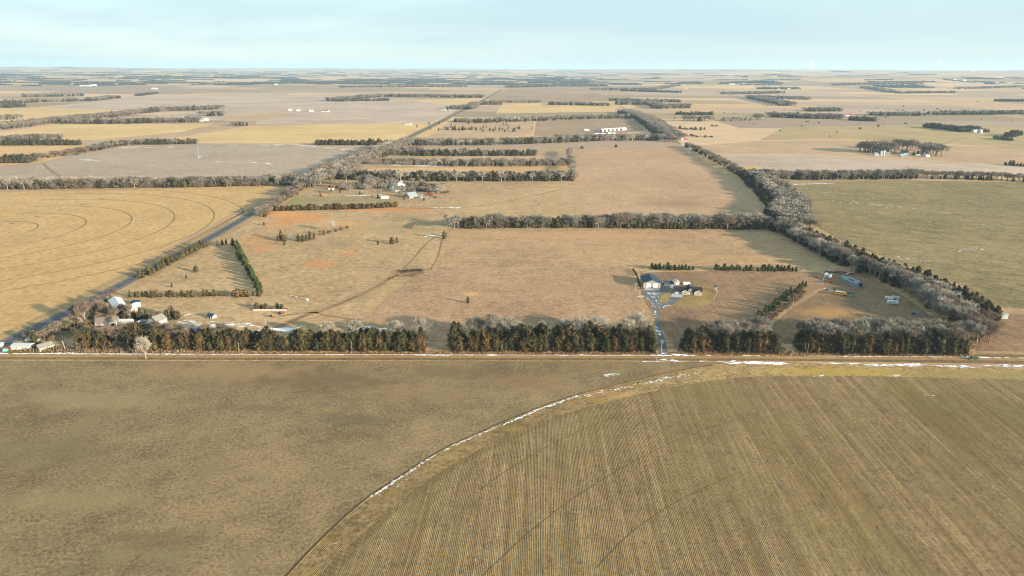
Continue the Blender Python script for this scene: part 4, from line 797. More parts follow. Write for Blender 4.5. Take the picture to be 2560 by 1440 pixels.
# far woods as lumpy crowns towards the horizon
V = []; Q = []; T = []; k0 = 0
base = PROTO['dark']['min']; bb = PROTO['bare']['min']
def oct_(n):
    a = np.linspace(0, 2*math.pi, 6, endpoint=False); v = [(0, 0, 1.0)]+[(math.cos(q)*1, math.sin(q)*1, .6) for q in a]+[(math.cos(q)*.9, math.sin(q)*.9, 0) for q in a]
    f = [(0, 1+i, 1+(i+1) % 6, 0) for i in range(6)]; f4 = [(1+i, 7+i, 7+(i+1) % 6, 1+(i+1) % 6) for i in range(6)]
    return np.array(v), np.array(f4), np.array([(0, 1, 2, 3), (0, 3, 4, 5), (0, 5, 6, 1)])
ov, of, ot = oct_(6); of = np.vstack([of, ot])
for i in range(520):
    th = R.uniform(-.75, .75) if R.random() < .4 else R.uniform(-.75, .08); inv = R.uniform(1/26000, 1/7800)**1.0; d = 1/inv
    cx, cy = d*math.sin(th), d*math.cos(th); kind = R.random()
    if kind < .7: Lx, Ly = R.uniform(120, 650), R.uniform(20, 70)
    elif kind < .85: Lx, Ly = R.uniform(20, 50), R.uniform(300, 900)
    else: Lx, Ly = R.uniform(150, 500), R.uniform(150, 500)
    sp = max(20, d/600); nn = int(min(240, max(8, Lx*Ly/(sp*sp*.7)+Lx/sp)))
    X = cx+rnd.uniform(-.5, .5, nn)*Lx; Y = cy+rnd.uniform(-.5, .5, nn)*Ly; Zz = height(X, Y); 
    for x, y, z in zip(X, Y, Zz):
        s = sp*R.uniform(.45, .8); hh = R.uniform(8, 15); V.append(ov*np.array([s, s, hh])+np.array([x, y, z-1])); Q.append(of+k0); k0 += len(ov)
me = np_mesh('distant_woods', np.vstack(V), np.vstack(Q), None, plain('far_wood', (.035, .04, .04), .95, .1, .3, 60)); tag(link('distant_woods', me), 'scattered woods and shelterbelts fading to blue towards the horizon', 'woods', kind='stuff')
# roadside tall grass
def tufts(name, label, specs, mat, h=(.5, 1.3)):
    C = []; 
    for pts, n, sd in specs:
        P = W(pts); 
        for _ in range(n):
            i = R.randrange(len(P)-1); p = P[i].lerp(P[i+1], R.random()); C.append((p.x+R.gauss(0, sd), p.y+R.gauss(0, sd), 0))
    C = np.array(C); n = len(C); Ln = rnd.uniform(h[0], h[1], n); C[:, 2] = Ln*.45+.08
    D = np.stack([rnd.normal(0, .25, n), rnd.normal(0, .25, n), np.ones(n)], 1)
    g = cards(C, D, Ln, Ln*.5, np.clip(rnd.normal(.5, .3, n), 0, 1))
    return tag(link(name, meshify(name, g, mat)), label, 'grass', kind='stuff')
tufts('tall_grass', 'orange dry tall grass along the foot of the roadside belts', [([(200, 879), (640, 881), (1065, 882)], 5000, 1.0), ([(1065, 882), (1640, 883)], 5200, 1.1), ([(1700, 883), (1960, 886), (2430, 889)], 5600, 1.4), ([(1600, 882), (1640, 884)], 400, .8)], VM['straw'])
tufts('brushwood', 'low grey brown brush between the roadside cedars', [([(60, 872), (200, 876), (460, 878)], 2600, 2.2), ([(480, 870), (1060, 872)], 900, 2.5), ([(1700, 878), (2420, 884)], 1400, 2.5), ([(2420, 870), (2450, 800)], 500, 3), ([(60, 850), (300, 820), (420, 815)], 1600, 5)], VM['brush'], (.8, 2.2))
# ------------------------------------------------------------------ buildings
def opening(wall, kind, side, u, wd, z0, z1, w, d, mat=None, vert=False):
    """a door or window proud of one wall; u is the position along the wall measured from its middle"""
    fr = .12; pr = .06
    def tr(mb):
        out = []
        for x, y, z in mb.v:
            if side == 's': out.append((x, -d/2-y, z))
            elif side == 'n': out.append((-x, d/2+y, z))
            elif side == 'e': out.append((w/2+y, x, z))
            else: out.append((-w/2-y, -x, z))
        mb.v = out; return mb
    a = MB()
    if kind == 'window':
        a.box(u-wd/2-fr, u+wd/2+fr, -.02, pr, z0-fr, z0); a.box(u-wd/2-fr, u+wd/2+fr, -.02, pr, z1, z1+fr)
        a.box(u-wd/2-fr, u-wd/2, -.02, pr, z0, z1); a.box(u+wd/2, u+wd/2+fr, -.02, pr, z0, z1); a.box(u-.03, u+.03, .022, .05, z0, z1)
        f = tr(a).build('window', M('trim'), wall); tr(MB().box(u-wd/2, u+wd/2, -.01, .02, z0, z1)).build('pane', M(mat or 'pane'), f)
    else:
        a.box(u-wd/2, u+wd/2, -.02, pr, z0, z1)
        f = tr(a).build('door', M(mat or 'white_paint'), wall)
        if wd > 2 and mat not in ('black_paint',):
            b = MB()
            for k in range(1, 4): zz = z0+(z1-z0)*k/4; b.box(u-wd/2+.05, u+wd/2-.05, pr-.01, pr+.025, zz-.03, zz+.03)
            tr(b).build('panel_rib', M('silver'), f)
        c = MB().box(u-wd/2-fr, u-wd/2, -.02, pr+.03, z0, z1+fr).box(u+wd/2, u+wd/2+fr, -.02, pr+.03, z0, z1+fr).box(u-wd/2, u+wd/2, -.02, pr+.03, z1, z1+fr)
        tr(c).build('frame', M('trim'), f)
def gable_body(mb, w, d, h, rh, ridge='x'):
    if ridge == 'x': mb.prism([(-d/2, 0), (d/2, 0), (d/2, h), (0, h+rh), (-d/2, h)], -w/2, w/2, 'x')
    else: mb.prism([(-w/2, 0), (w/2, 0), (w/2, h), (0, h+rh), (-w/2, h)], -d/2, d/2, 'y')
def gable_roof(mb, w, d, h, rh, ridge='x', ov=.45, th=.16):
    a = (d if ridge == 'x' else w)/2; e = rh*ov/a
    pf = [(-a-ov, h-e), (0, h+rh), (a+ov, h-e), (a+ov, h-e+th), (0, h+rh+th), (-a-ov, h-e+th)]
    l = (w if ridge == 'x' else d)/2+ov; mb.prism([(p, q+.02) for p, q in pf], -l, l, ridge if ridge == 'x' else 'y')
def building(name, label, cat, px, py, rot, w, d, h, rh, wm, rm, ops=(), ridge='x', group=None, extra=None, base='s', chimney=None):
    """base point = middle of the front (south) foot, given as a pixel"""
    p = at(px, py); rz = rad(rot); c = p+Vector((-math.sin(rz), math.cos(rz), 0))*(d/2)
    t = empty(name, c, rz, label, cat, group)
    mb = MB(); gable_body(mb, w, d, h, rh, ridge); wall = mb.build('wall', M(wm), t)
    mb = MB(); gable_roof(mb, w, d, h, rh, ridge); roof = mb.build('roof', M(rm), t)
    b = MB(); l = (w if ridge == 'x' else d)/2+.5; b.prism([(-.18, h+rh+.1), (.18, h+rh+.1), (0, h+rh+.26)], -l, l, ridge if ridge == 'x' else 'y'); b.build('ridge_cap', M(rm), roof)
    f = MB().box(-w/2-.06, w/2+.06, -d/2-.06, d/2+.06, -.1, .22); f.build('foundation', M('concrete'), t)
    for o in ops: opening(wall, *o[:6], w, d, o[6] if len(o) > 6 else None)
    if chimney: MB().box(chimney[0]-.4, chimney[0]+.4, chimney[1]-.4, chimney[1]+.4, h, h+rh+1.0).build('chimney', M('rust'), roof)
    return t, wall, roof
D_s = lambda u, w, z1, m=None: ('door', 's', u, w, .22, z1, m)
W_ = lambda s, u, w, z0=1.0, z1=2.2: ('window', s, u, w, z0, z1)
t, wl, rf = building('workshop', 'tall grey workshop with dark blue metal roof and two white overhead doors', 'workshop', 1629.5, 720, 0, 14.6, 20, 4.9, 2.7, 'grey_siding', 'blue_roof',
    [D_s(-2.9, 3.7, 4.2), D_s(3.1, 3.7, 4.2), D_s(0.15, 1.0, 2.3, 'dark_green_paint'), W_('e', -4, 1.2), W_('e', 4, 1.2), W_('w', 0, 1.2)], ridge='y')
MB().box(-7.36, -7.0, -10.05, -9.7, .2, 4.9).box(7.0, 7.36, -10.05, -9.7, .2, 4.9).build('corner_trim', M('trim'), wl)
MB().box(-.14, .14, -10.09, -9.95, 5.6, 6.4).build('gable_vent', M('trim'), wl)
# ranch house
hp_ = at(1722, 737); hc = hp_+Vector((0, 5.5, 0)); ho_ = empty('ranch_house', hc, rad(-4), 'long low ranch house with black shingle roof and three front gables', 'house')
mb = MB(); gable_body(mb, 23, 9, 2.9, 2.7, 'x'); hw = mb.build('wall', M('tan_siding'), ho_)
mb = MB(); gable_roof(mb, 23, 9, 2.9, 2.7, 'x', .7); hr = mb.build('roof', M('black_shingle'), ho_)
for gx, gw, gd, gh in ((-3.2, 4.6, 1.6, 1.35), (8.0, 6.6, 2.4, 1.7), (.6, 3.0, .9, 1.1)):
    m1 = MB(); gable_body(m1, gw, gd+4, 2.88, gh, 'y'); m1.v = [(x+gx, y-4.5-gd/2+2, z) for x, y, z in m1.v]; q = m1.build('front_gable', M('tan_siding'), ho_)
    m2 = MB(); gable_roof(m2, gw, gd+4, 2.9, gh, 'y', .4); m2.v = [(x+gx, y-4.5-gd/2+2, z+.01) for x, y, z in m2.v]; m2.build('roof', M('black_shingle'), q)
    y0 = -4.5-gd
    m3 = MB().prism([(gx-gw/2-.4, 2.75), (gx, 2.95+gh), (gx+gw/2+.4, 2.75), (gx+gw/2+.4, 2.95), (gx, 3.15+gh), (gx-gw/2-.4, 2.95)], y0-.5, y0-.42); m3.build('barge_board', M('trim'), q)
    if gw > 3.5:
        b = MB().box(gx-.9, gx+.9, y0-.07, y0+.01, 1.0, 2.2); w_ = b.build('window', M('trim'), q); MB().box(gx-.8, gx-.05, y0-.09, y0-.06, 1.1, 2.1).box(gx+.05, gx+.8, y0-.09, y0-.06, 1.1, 2.1).build('pane', M('pane'), w_)
mb = MB(); gable_body(mb, 7.0, 11, 2.95, 3.0, 'y'); mb.v = [(x+1.8, y+1.6, z) for x, y, z in mb.v]; q = mb.build('rear_wing', M('tan_siding'), ho_)
mb = MB(); gable_roof(mb, 7.0, 11, 2.95, 3.0, 'y', .5); mb.v = [(x+1.8, y+1.6, z+.03) for x, y, z in mb.v]; mb.build('roof', M('black_shingle'), q)
for gx in (-9.4, -6.9): f = MB().box(gx-1.1, gx+1.1, -4.58, -4.49, .2, 2.4).build('garage_door', M('pale_steel'), hw); MB().box(gx-1.05, gx+1.05, -4.61, -4.57, .9, .96).box(gx-1.05, gx+1.05, -4.61, -4.57, 1.6, 1.66).build('panel_rib', M('silver'), f)
for gx in (2.6, 3.5, 4.3): f = MB().box(gx-.32, gx+.32, -4.56, -4.49, .9, 2.3).build('window', M('trim'), hw); MB().box(gx-.24, gx+.24, -4.59, -4.55, 1.0, 2.2).build('pane', M('pane'), f)
f = MB().box(.4, 1.3, -5.48, -5.38, .2, 2.2).build('door', M('white_paint'), hw)
MB().box(1.9, 5.2, -6.0, -4.5, 0, .25).build('porch', M('concrete'), ho_); [MB().box(x, x+.16, -6.0, -5.84, .25, 2.8).build('porch_post', M('trim'), ho_) for x in (2.2, 4.4)]
MB().box(-11.6, 11.6, -4.6, 4.6, -.1, .2).build('foundation', M('concrete'), ho_)
building('garden_shed', 'small tan shed with pale roof behind the ranch house', 'shed', 1692, 712, 12, 5.2, 5, 2.8, 1.2, 'plank', 'pale_steel', [D_s(.8, 2.2, 2.4, 'glass_white'), W_('e', 0, .9)], ridge='y')
# cargo trailer beside shed
def trailer_box(name, label, cat, px, py, rot, L, Wd, Hh, mat, z0=.55, door='silver', group=None, roofmat=None):
    t = empty(name, at(px, py), rad(rot), label, cat, group)
    b = MB().box(-L/2, L/2, -Wd/2, Wd/2, z0, z0+Hh, .04, .04); body = b.build('body', M(mat), t)
    MB().box(-L/2+.05, L/2-.05, -Wd/2+.05, Wd/2-.05, z0+Hh, z0+Hh+.1, .1, .1).build('roof', M(roofmat or mat), t)
    MB().box(-L/2-.03, -L/2+.01, -Wd/2+.12, Wd/2-.12, z0+.1, z0+Hh-.15).build('rear_door', M(door), body)
    MB().box(L/2, L/2+1.1, -.05, .05, z0-.05, z0+.07).tube((L/2+1.0, 0, 0), (L/2+1.0, 0, z0), .05, .05).build('tow_bar', M('black_paint'), t)
    for sx in (-.55, .25):
        for s in (-1, 1): MB().tube((sx, s*(Wd/2-.05), .34), (sx, s*(Wd/2+.14), .34), .34, .34, 12).build('wheel', M('tyre'), t)
    return t, body
trailer_box('cargo_trailer', 'plain white cargo trailer parked right of the small tan shed', 'trailer', 1716, 712, 2, 6.2, 2.2, 2.0, 'white_paint')
# vehicles: side profile with wheels
def vehicle(name, label, cat, px, py, rot, mat, kind='sedan', group=None, sc=1.0):
    t = empty(name, at(px, py), rad(rot), label, cat, group); t.scale = (sc,)*3
    L, Wd = {'sedan': (4.7, 1.8), 'pickup': (5.7, 2.0), 'van': (5.2, 2.0), 'suv': (4.9, 1.95), 'truck': (7.5, 2.4)}[kind]
    P = {'sedan': ([(-L/2, .35), (L/2, .35), (L/2, .75), (L*.24, .92), (-L*.34, .95), (-L/2, .85)], [(-L*.34, .93), (L*.24, .9), (L*.1, 1.4), (-L*.2, 1.42)]),
         'pickup': ([(-L/2, .45), (L/2, .45), (L/2, 1.0), (L*.27, 1.15), (-L/2, 1.15)], [(-L*.08, 1.13), (L*.27, 1.13), (L*.16, 1.82), (-L*.05, 1.82)]),
         'van': ([(-L/2, .4), (L/2, .4), (L/2, .95), (L*.38, 1.15), (-L/2, 1.2)], [(-L*.5, 1.18), (L*.38, 1.13), (L*.24, 1.95), (-L*.48, 2.0)]),
         'suv': ([(-L/2, .42), (L/2, .42), (L/2, .95), (L*.27, 1.08), (-L/2, 1.1)], [(-L*.48, 1.08), (L*.27, 1.06), (L*.12, 1.72), (-L*.44, 1.74)]),
         'truck': ([(-L/2, .6), (L/2, .6), (L/2, 1.2), (L*.36, 1.4), (-L/2, 1.3)], [(L*.1, 1.38), (L*.36, 1.38), (L*.3, 2.3), (L*.1, 2.3)])}[kind]
    b = MB().prism(P[0], -Wd/2, Wd/2).prism(P[1], -Wd/2+.12, Wd/2-.12); body = b.build('body', M(mat), t)
    md = body.modifiers.new('bevel', 'BEVEL'); md.width = .06; md.segments = 2; md.limit_method = 'ANGLE'
    c = P[1]; cx = sum(a for a, _ in c)/4
    g = [((a-cx)*.86+cx, 1.0*(z-c[0][1])*.8+c[0][1]+.06) for a, z in c]
    MB().prism(g, -Wd/2+.10, Wd/2-.10).build('side_window', M('pane'), body)
    f0, f1 = c[1], c[2]; MB().add([(f0[0]-.02, -Wd/2+.2, f0[1]+.08), (f0[0]-.02, Wd/2-.2, f0[1]+.08), (f1[0]+.05, Wd/2-.25, f1[1]-.05), (f1[0]+.05, -Wd/2+.25, f1[1]-.05), (f0[0]+.03, -Wd/2+.2, f0[1]+.08), (f0[0]+.03, Wd/2-.2, f0[1]+.08), (f1[0]+.1, Wd/2-.25, f1[1]-.05), (f1[0]+.1, -Wd/2+.25, f1[1]-.05)], [(0, 1, 2, 3), (4, 7, 6, 5), (0, 4, 5, 1), (1, 5, 6, 2), (2, 6, 7, 3), (3, 7, 4, 0)]).build('windscreen', M('pane'), body)
    if kind == 'pickup': MB().box(-L/2+.12, -L*.1, -Wd/2+.16, Wd/2-.16, 1.151, 1.158).build('cargo_bed', M('black_paint'), body)
    if kind == 'truck': MB().box(-L/2, L*.07, -Wd/2, Wd/2, 1.32, 1.5).box(-L/2, L*.07, -Wd/2, -Wd/2+.08, 1.5, 2.1).box(-L/2, L*.07, Wd/2-.08, Wd/2, 1.5, 2.1).build('flat_bed', M('rust'), t)
    for s in (-1, 1):
        MB().box(L/2-.02, L/2+.03, s*Wd*.36-.18, s*Wd*.36+.18, P[0][2][1]-.25, P[0][2][1]-.08).build('headlight', M('glass_white'), body)
        for x in (-L*.31, L*.32): r_ = .34 if kind == 'sedan' else .42; w_ = MB().tube((x, s*(Wd/2-.2), r_), (x, s*(Wd/2+.02), r_), r_, r_, 14).build('wheel', M('tyre'), t); MB().tube((x, s*(Wd/2+.015), r_), (x, s*(Wd/2+.03), r_), r_*.55, r_*.5, 10).build('rim', M('silver'), w_)
    return t
vehicle('pickup_truck', 'dark pickup truck driving on the dirt road at the far right', 'pickup truck', 2433, 899, 178, 'dark_green_paint', 'pickup', sc=1.12)
# school bus
t = empty('school_bus', at(2101, 737), rad(-18), 'yellow school bus parked in the middle of the right farmyard', 'bus')
bd = MB().prism([(-5, .6), (3.7, .6), (3.7, 2.95), (-4.9, 2.95), (-5, 2.5)], -1.2, 1.2).prism([(3.7, .6), (5, .6), (5, 1.45), (3.7, 1.65)], -1.0, 1.0).build('body', M('yellow_paint'), t)
bd.modifiers.new('bevel', 'BEVEL').width = .12
for s in (-1, 1):
    for k in range(8): MB().box(-4.5+k*1.0, -3.75+k*1.0, s*1.2-.02, s*1.2+.02, 1.85, 2.5).build('window', M('pane'), bd)
    MB().box(-4.9, 3.6, s*1.2-.015, s*1.2+.015, 1.35, 1.45).build('black_stripe', M('black_paint'), bd)
    for x in (-3, 3.4): MB().tube((x, s*.95, .5), (x, s*1.22, .5), .5, .5, 14).build('wheel', M('tyre'), t)
MB().box(3.68, 3.73, -1.0, 1.0, 1.75, 2.6).build('windscreen', M('pane'), bd); MB().box(-4.6, 3.2, -.9, .9, 2.95, 3.03).build('roof', M('cream_paint'), t)
# grey barn
t, wl, rf = building('metal_barn', 'blue grey metal barn with an open dark doorway in the right farmyard', 'barn', 2148, 718, 18, 9.4, 15.5, 3.8, 1.9, 'steel', 'steel', [D_s(1.2, 4.2, 3.9, 'black_paint')], ridge='y')  # doorway is a flat black panel; the dark interior is painted on
MB().box(-3.3, -1.9, -3, 3, 5.0, 5.12).build('roof_patch', M('black_paint'), rf)
building('lean_to_shed', 'low dark lean to shed against the left side of the metal barn', 'shed', 2118, 702, 18, 4, 6, 2.4, .8, 'steel', 'teal_paint', ridge='y')
# campers and vehicles of the right farmyard
def camper(name, label, px, py, rot, L=7.5, mat='white_paint', group=None, stripe='blue_paint'):
    t, body = trailer_box(name, label, 'camper', px, py, rot, L, 2.4, 2.3, mat, .6, 'trim', group)
    for s in (-1, 1):
        for x in (-L*.3, L*.12): MB().box(x, x+1.0, s*1.2-.02, s*1.2+.03, 1.8, 2.4).build('window', M('pane'), body)
        MB().box(-L/2+.2, L/2-.2, s*1.2-.015, s*1.2+.02, 1.25, 1.4).build('stripe', M(stripe), body)
    MB().box(L*.22, L*.22+.7, -1.24, -1.18, .75, 2.5).build('door', M('trim'), body)
    MB().box(-.4, .4, -.35, .35, 3.0, 3.22, .06, .06).build('roof_unit', M('silver'), t); return t
camper('camper_trailer', 'white camper trailer behind the pole, left one of two', 2065, 691, 55); camper('camper_trailer', 'pale blue grey camper trailer, right one of the two by the pole', 2074, 695, 55, 7, 'pale_steel')
camper('camper_trailer', 'white camper trailer with open awning side, upper of the two by the wood', 2222, 750, -25, 6.5); camper('camper_trailer', 'white camper trailer nearest the viewer by the wood', 2231, 760, -8, 8.6); camper('camper_trailer', 'grey topped camper trailer behind the white pair by the wood', 2238, 749, -38, 6.5, 'pale_steel')
for px, py, rot, mt, kd, lb in ((2132, 741, 10, 'green_paint', 'sedan', 'bright green car right of the yellow bus'), (2127, 734, -20, 'grey_paint', 'pickup', 'grey pickup behind the bright green car'), (2077, 727, -8, 'grey_paint', 'suv', 'grey car above the back of the bus'), (2085, 727, -5, 'black_paint', 'pickup', 'black pickup right of the grey car above the bus'), (2094, 728, 4, 'steel', 'sedan', 'steel blue car above the front of the bus'),
    (2072, 706, 0, 'red_paint', 'pickup', 'dark red pickup below the two campers'), (2064, 706, 8, 'black_paint', 'sedan', 'black car left of the dark red pickup'), (2051, 705, 0, 'blue_paint', 'sedan', 'dark blue car left of the light pole'), (2045, 694, 70, 'rust', 'van', 'rusty van left of the campers'),
    (2077, 682, 5, 'blue_paint', 'pickup', 'bright blue pickup in the back row of old vehicles'), (2086, 682, -6, 'yellow_paint', 'sedan', 'yellow car in the back row of old vehicles'), (2095, 683, 4, 'dark_green_paint', 'truck', 'dark green truck in the back row of old vehicles'), (2104, 684, 0, 'grey_paint', 'sedan', 'grey car in the back row of old vehicles'), (2112, 683, 8, 'red_paint', 'suv', 'red wagon in the back row of old vehicles'), (2121, 686, -4, 'white_paint', 'sedan', 'white car in the back row of old vehicles'), (2129, 687, 6, 'red_paint', 'pickup', 'red pickup at the right end of the back row'),
    (2287, 787, -28, 'blue_paint', 'van', 'blue van at the edge of the wood in the lower right yard'), (2296, 790, -20, 'steel', 'sedan', 'steel grey car beside the blue van at the wood'), (2116, 707, 15, 'black_paint', 'sedan', 'black car beside the left wall of the metal barn'), (2069, 681, 0, 'dark_green_paint', 'sedan', 'dark green car at the left end of the back row'),
    (1659, 712, 60, 'black_paint', 'suv', 'dark car on the gravel right of the workshop'), (1682, 706, 20, 'blue_paint', 'van', 'dark blue van left of the small tan shed'), (2006, 676, 8, 'grey_paint', 'sedan', 'grey car at the right end of the pine row')):
    vehicle({'sedan': 'parked_car', 'pickup': 'pickup_truck', 'suv': 'parked_car', 'van': 'van', 'truck': 'truck'}[kd], lb, {'sedan': 'car', 'pickup': 'pickup truck', 'suv': 'car', 'van': 'van', 'truck': 'truck'}[kd], px, py, rot, mt, kd)
building('storage_container', 'pale green storage container beside the brown lot at the far right', 'container', 2504, 797, 0, 9.5, 3, 3.4, .3, 'pale_green', 'pale_green', [D_s(-3, 1.2, 2.3, 'pale_green')])
# left farmyards
t, wl, rf = building('long_shed', 'long white metal shed shining in the sun beside the highway', 'shed', 303, 779, 40, 9, 26, 3.8, 1.9, 'white_paint', 'white_paint', [D_s(0, 2.6, 3, 'blue_paint'), W_('e', -5, 1.4), W_('e', 6, 1.4)], ridge='y')
building('shed_annex', 'small white box annex at the right end of the long white shed', 'shed', 342, 768, 40, 6.5, 6.5, 3.6, .9, 'white_paint', 'blue_roof', [W_('e', 0, 1)], ridge='y')
camper('camper_trailer', 'teal blue camper trailer parked below the long white shed', 333, 779, 12, 9, 'pale_steel', stripe='teal_paint')
t, wl, rf = building('farmhouse', 'cream two storey farmhouse with grey green roof among the left trees', 'house', 384, 816, -22, 9.6, 8.6, 4.6, 3.0, 'cream_paint', 'grey_shingle', [W_('s', -3, .9, 1, 2.2), W_('s', -1, .9, 1, 2.2), D_s(1, 1, 2.3, 'brown_shingle'), W_('s', 3, .9, 1, 2.2), W_('w', 0, .9, 3.4, 4.6), W_('e', 0, 1)], ridge='y')
MB().box(-5.2, 5.2, -6.9, -4.3, .0, .3).build('porch', M('concrete'), t); MB().prism([(-7.1, 2.6), (-4.28, 3.5), (-4.28, 3.65), (-7.1, 2.75)], -5.3, 5.3, 'x').build('porch_roof', M('grey_shingle'), t)
[MB().box(x, x+.16, -6.9, -6.74, .3, 2.65).build('porch_post', M('trim'), t) for x in (-5, -1.8, 1.6, 4.8)]
building('dormer_house', 'grey roofed white house half hidden by bare trees', 'house', 262, 814, 25, 12, 9, 2.8, 2.6, 'white_paint', 'brown_shingle', [D_s(0, 1, 2.3, 'plank'), W_('s', -4, 1.2), W_('s', 4, 1.2), W_('e', 0, 1)])
building('carport', 'white carport with tools right of the grey roofed house', 'shed', 283, 815, 30, 5, 6, 2.5, .9, 'white_paint', 'pale_steel', [D_s(0, 2.6, 2.2, 'black_paint')], ridge='y')
building('low_garage', 'low pale garage between the two left farmhouses', 'garage', 312, 812, 5, 9, 5, 2.4, 1.3, 'pale_steel', 'pale_steel', [D_s(-1.5, 2.4, 2.1)])
def boat(label, px, py, rot):
    t = empty('boat_trailer', at(px, py), rad(rot), label, 'boat')
    h = MB().add([(-3, -1, 1.5), (-3, 1, 1.5), (2, 1, 1.5), (3.4, 0, 1.7), (2, -1, 1.5), (-3, -.5, .7), (-3, .5, .7), (2, .4, .7), (2.8, 0, .9), (2, -.4, .7)], [(0, 1, 2, 3, 4), (5, 9, 8, 7, 6), (0, 5, 6, 1), (1, 6, 7, 2), (2, 7, 8, 3), (3, 8, 9, 4), (4, 9, 5, 0)]).build('hull', M('white_paint'), t)
    MB().box(-1.8, .8, -.8, .8, 1.5, 2.2, .2, .1).build('cover', M('tarp'), h); MB().box(-2.6, 3.8, -.06, .06, .45, .6).build('trailer_frame', M('silver'), t)
    for s in (-1, 1): MB().tube((-1, s*.9, .34), (-1, s*1.1, .34), .34, .34, 12).build('wheel', M('tyre'), t)
boat('white boat with a pale cover on its trailer beside the cream farmhouse', 356, 806, 18)
vehicle('parked_car', 'silver car just left of the cream farmhouse', 'car', 362, 805, 30, 'silver', 'suv')
building('garden_shed', 'small blue shed alone in the left paddocks', 'shed', 524, 797, -20, 5.5, 5, 2.4, 1.0, 'steel', 'blue_roof', [D_s(0, 2, 2, 'black_paint')])
building('garden_shed', 'tiny pale shed with a bright blue tarp roof behind the left belt', 'shed', 492, 832, 0, 5.2, 4, 2.2, .8, 'white_paint', 'tarp', [D_s(0, 1, 2, 'trim')])
t, wl, rf = building('mobile_home', 'long white mobile home at the lower left corner beside the road', 'mobile home', 50, 875, -1, 12.5, 6.2, 2.7, .9, 'cream_paint', 'pale_steel', [W_('s', -4.6, .9), W_('s', -2.2, .9), D_s(.4, .9, 2.3, 'trim'), W_('s', 2.4, .9), W_('s', 4.6, .9)])
t, wl, rf = building('cabin', 'lime green gabled cabin joined by a lean porch at the lower left', 'cabin', 96, 877, -35, 6.4, 9, 2.5, 1.8, 'lime_paint', 'grey_shingle', [W_('s', 0, 1.2), D_s(2, .9, 2.1, 'brown_shingle'), W_('e', 0, 1)], ridge='y')
building('open_shed', 'narrow pale roofed shed behind the white mobile home', 'shed', 80, 858, -2, 9, 2.5, 2.4, .4, 'plank', 'pale_steel', [D_s(0, 2, 2, 'black_paint')])
building('garden_shed', 'small white shed at the far left edge beside the green dumpster', 'shed', -4, 868, 0, 4, 3, 2.2, .8, 'pale_steel', 'pale_steel')
t = empty('dumpster', at(14, 879), rad(8), 'teal green dumpster with white lid by the corner', 'dumpster')
q = MB().prism([(-1.3, .15), (1.1, .15), (1.3, 1.3), (-1.3, 1.5)], -1, 1).build('bin', M('teal_paint'), t); MB().prism([(-1.35, 1.5), (1.35, 1.3), (1.35, 1.38), (-1.35, 1.58)], -1.05, 1.05).build('lid', M('white_paint'), t)
# machinery, junk
def tractor(name, label, cat, px, py, rot, mat, sc=1.0, implement=True):
    t = empty(name, at(px, py), rad(rot), label, cat); t.scale = (sc,)*3
    b = MB().box(.2, 2.3, -.45, .45, .9, 1.6, .1, .05).box(-1.2, .3, -.7, .7, .8, 1.25).build('body', M(mat), t)
    MB().box(-1.0, .25, -.6, .6, 1.25, 2.5, .1, .08).build('cab', M('pane'), t); MB().box(-1.1, .3, -.7, .7, 2.5, 2.6).build('cab_roof', M(mat), t)
    for s in (-1, 1):
        MB().tube((-.8, s*.75, .85), (-.8, s*1.15, .85), .85, .85, 16).build('wheel', M('tyre'), t); MB().tube((1.8, s*.6, .5), (1.8, s*.85, .5), .5, .5, 14).build('wheel', M('tyre'), t)
    if implement: MB().box(2.5, 3.1, -1.1, 1.1, .2, .9, .1, 0).box(1.2, 2.6, -.62, -.5, .8, .95).box(1.2, 2.6, .5, .62, .8, .95).build('loader', M(mat), t)
tractor('tractor', 'orange and white tractor on the bare ground, left of the two', 'tractor', 681, 792, 20, 'orange_paint', .9); tractor('tractor', 'red orange tractor right of the orange one by the fence', 'tractor', 702, 785, 60, 'red_paint', .9)
tractor('tractor', 'orange tractor in the machinery lot of the middle farmstead', 'tractor', 826, 469, 10, 'orange_paint', 1.9); tractor('tractor', 'orange loader right of the white trailer in the machinery lot', 'tractor', 842, 470, 170, 'orange_paint', 1.9); tractor('tractor', 'small orange tractor on the green lot edge', 'tractor', 804, 491, 0, 'orange_paint', 1.7); tractor('tractor', 'green tractor with red machine among the bare trees', 'tractor', 899, 473, 30, 'green_paint', 2.0); tractor('tractor', 'red tractor left of the green one', 'tractor', 888, 466, -30, 'red_paint', 1.8)
tractor('tractor', 'bright red machine at the right side of the middle farmstead', 'tractor', 1078, 490, 0, 'red_paint', 1.1)
trailer_box('farm_trailer', 'white box trailer beside the orange machinery', 'trailer', 829, 475, 0, 9, 3, 2.6, 'white_paint'); trailer_box('farm_trailer', 'white box trailer on the grass left of the white roofed barn', 'trailer', 962, 497, 6, 11, 3, 3.6, 'white_paint'); trailer_box('farm_trailer', 'bright red box trailer right of the white roofed barn', 'trailer', 1075, 488, 0, 6.5, 2.6, 2.6, 'red_paint')
for k, (px, py, mt) in enumerate(((1042, 489, 'cream_paint'), (1052, 489, 'white_paint'), (1033, 493, 'white_paint'), (1046, 495, 'blue_paint'), (1053, 495, 'white_paint'), (1066, 495, 'grey_paint'), (1088, 495, 'dark_green_paint'))):
    vehicle('parked_car', f'{("cream", "white", "white", "dark blue", "white", "grey", "dark green")[k]} car {("behind the scrap row", "right of the cream car", "against the white roofed barn", "in the front scrap row", "right of the dark blue car", "left of the red trailer", "at the right end of the scrap row")[k]} in the middle farmstead', 'car', px, py, R.uniform(-20, 20), mt, 'suv', sc=1.3)
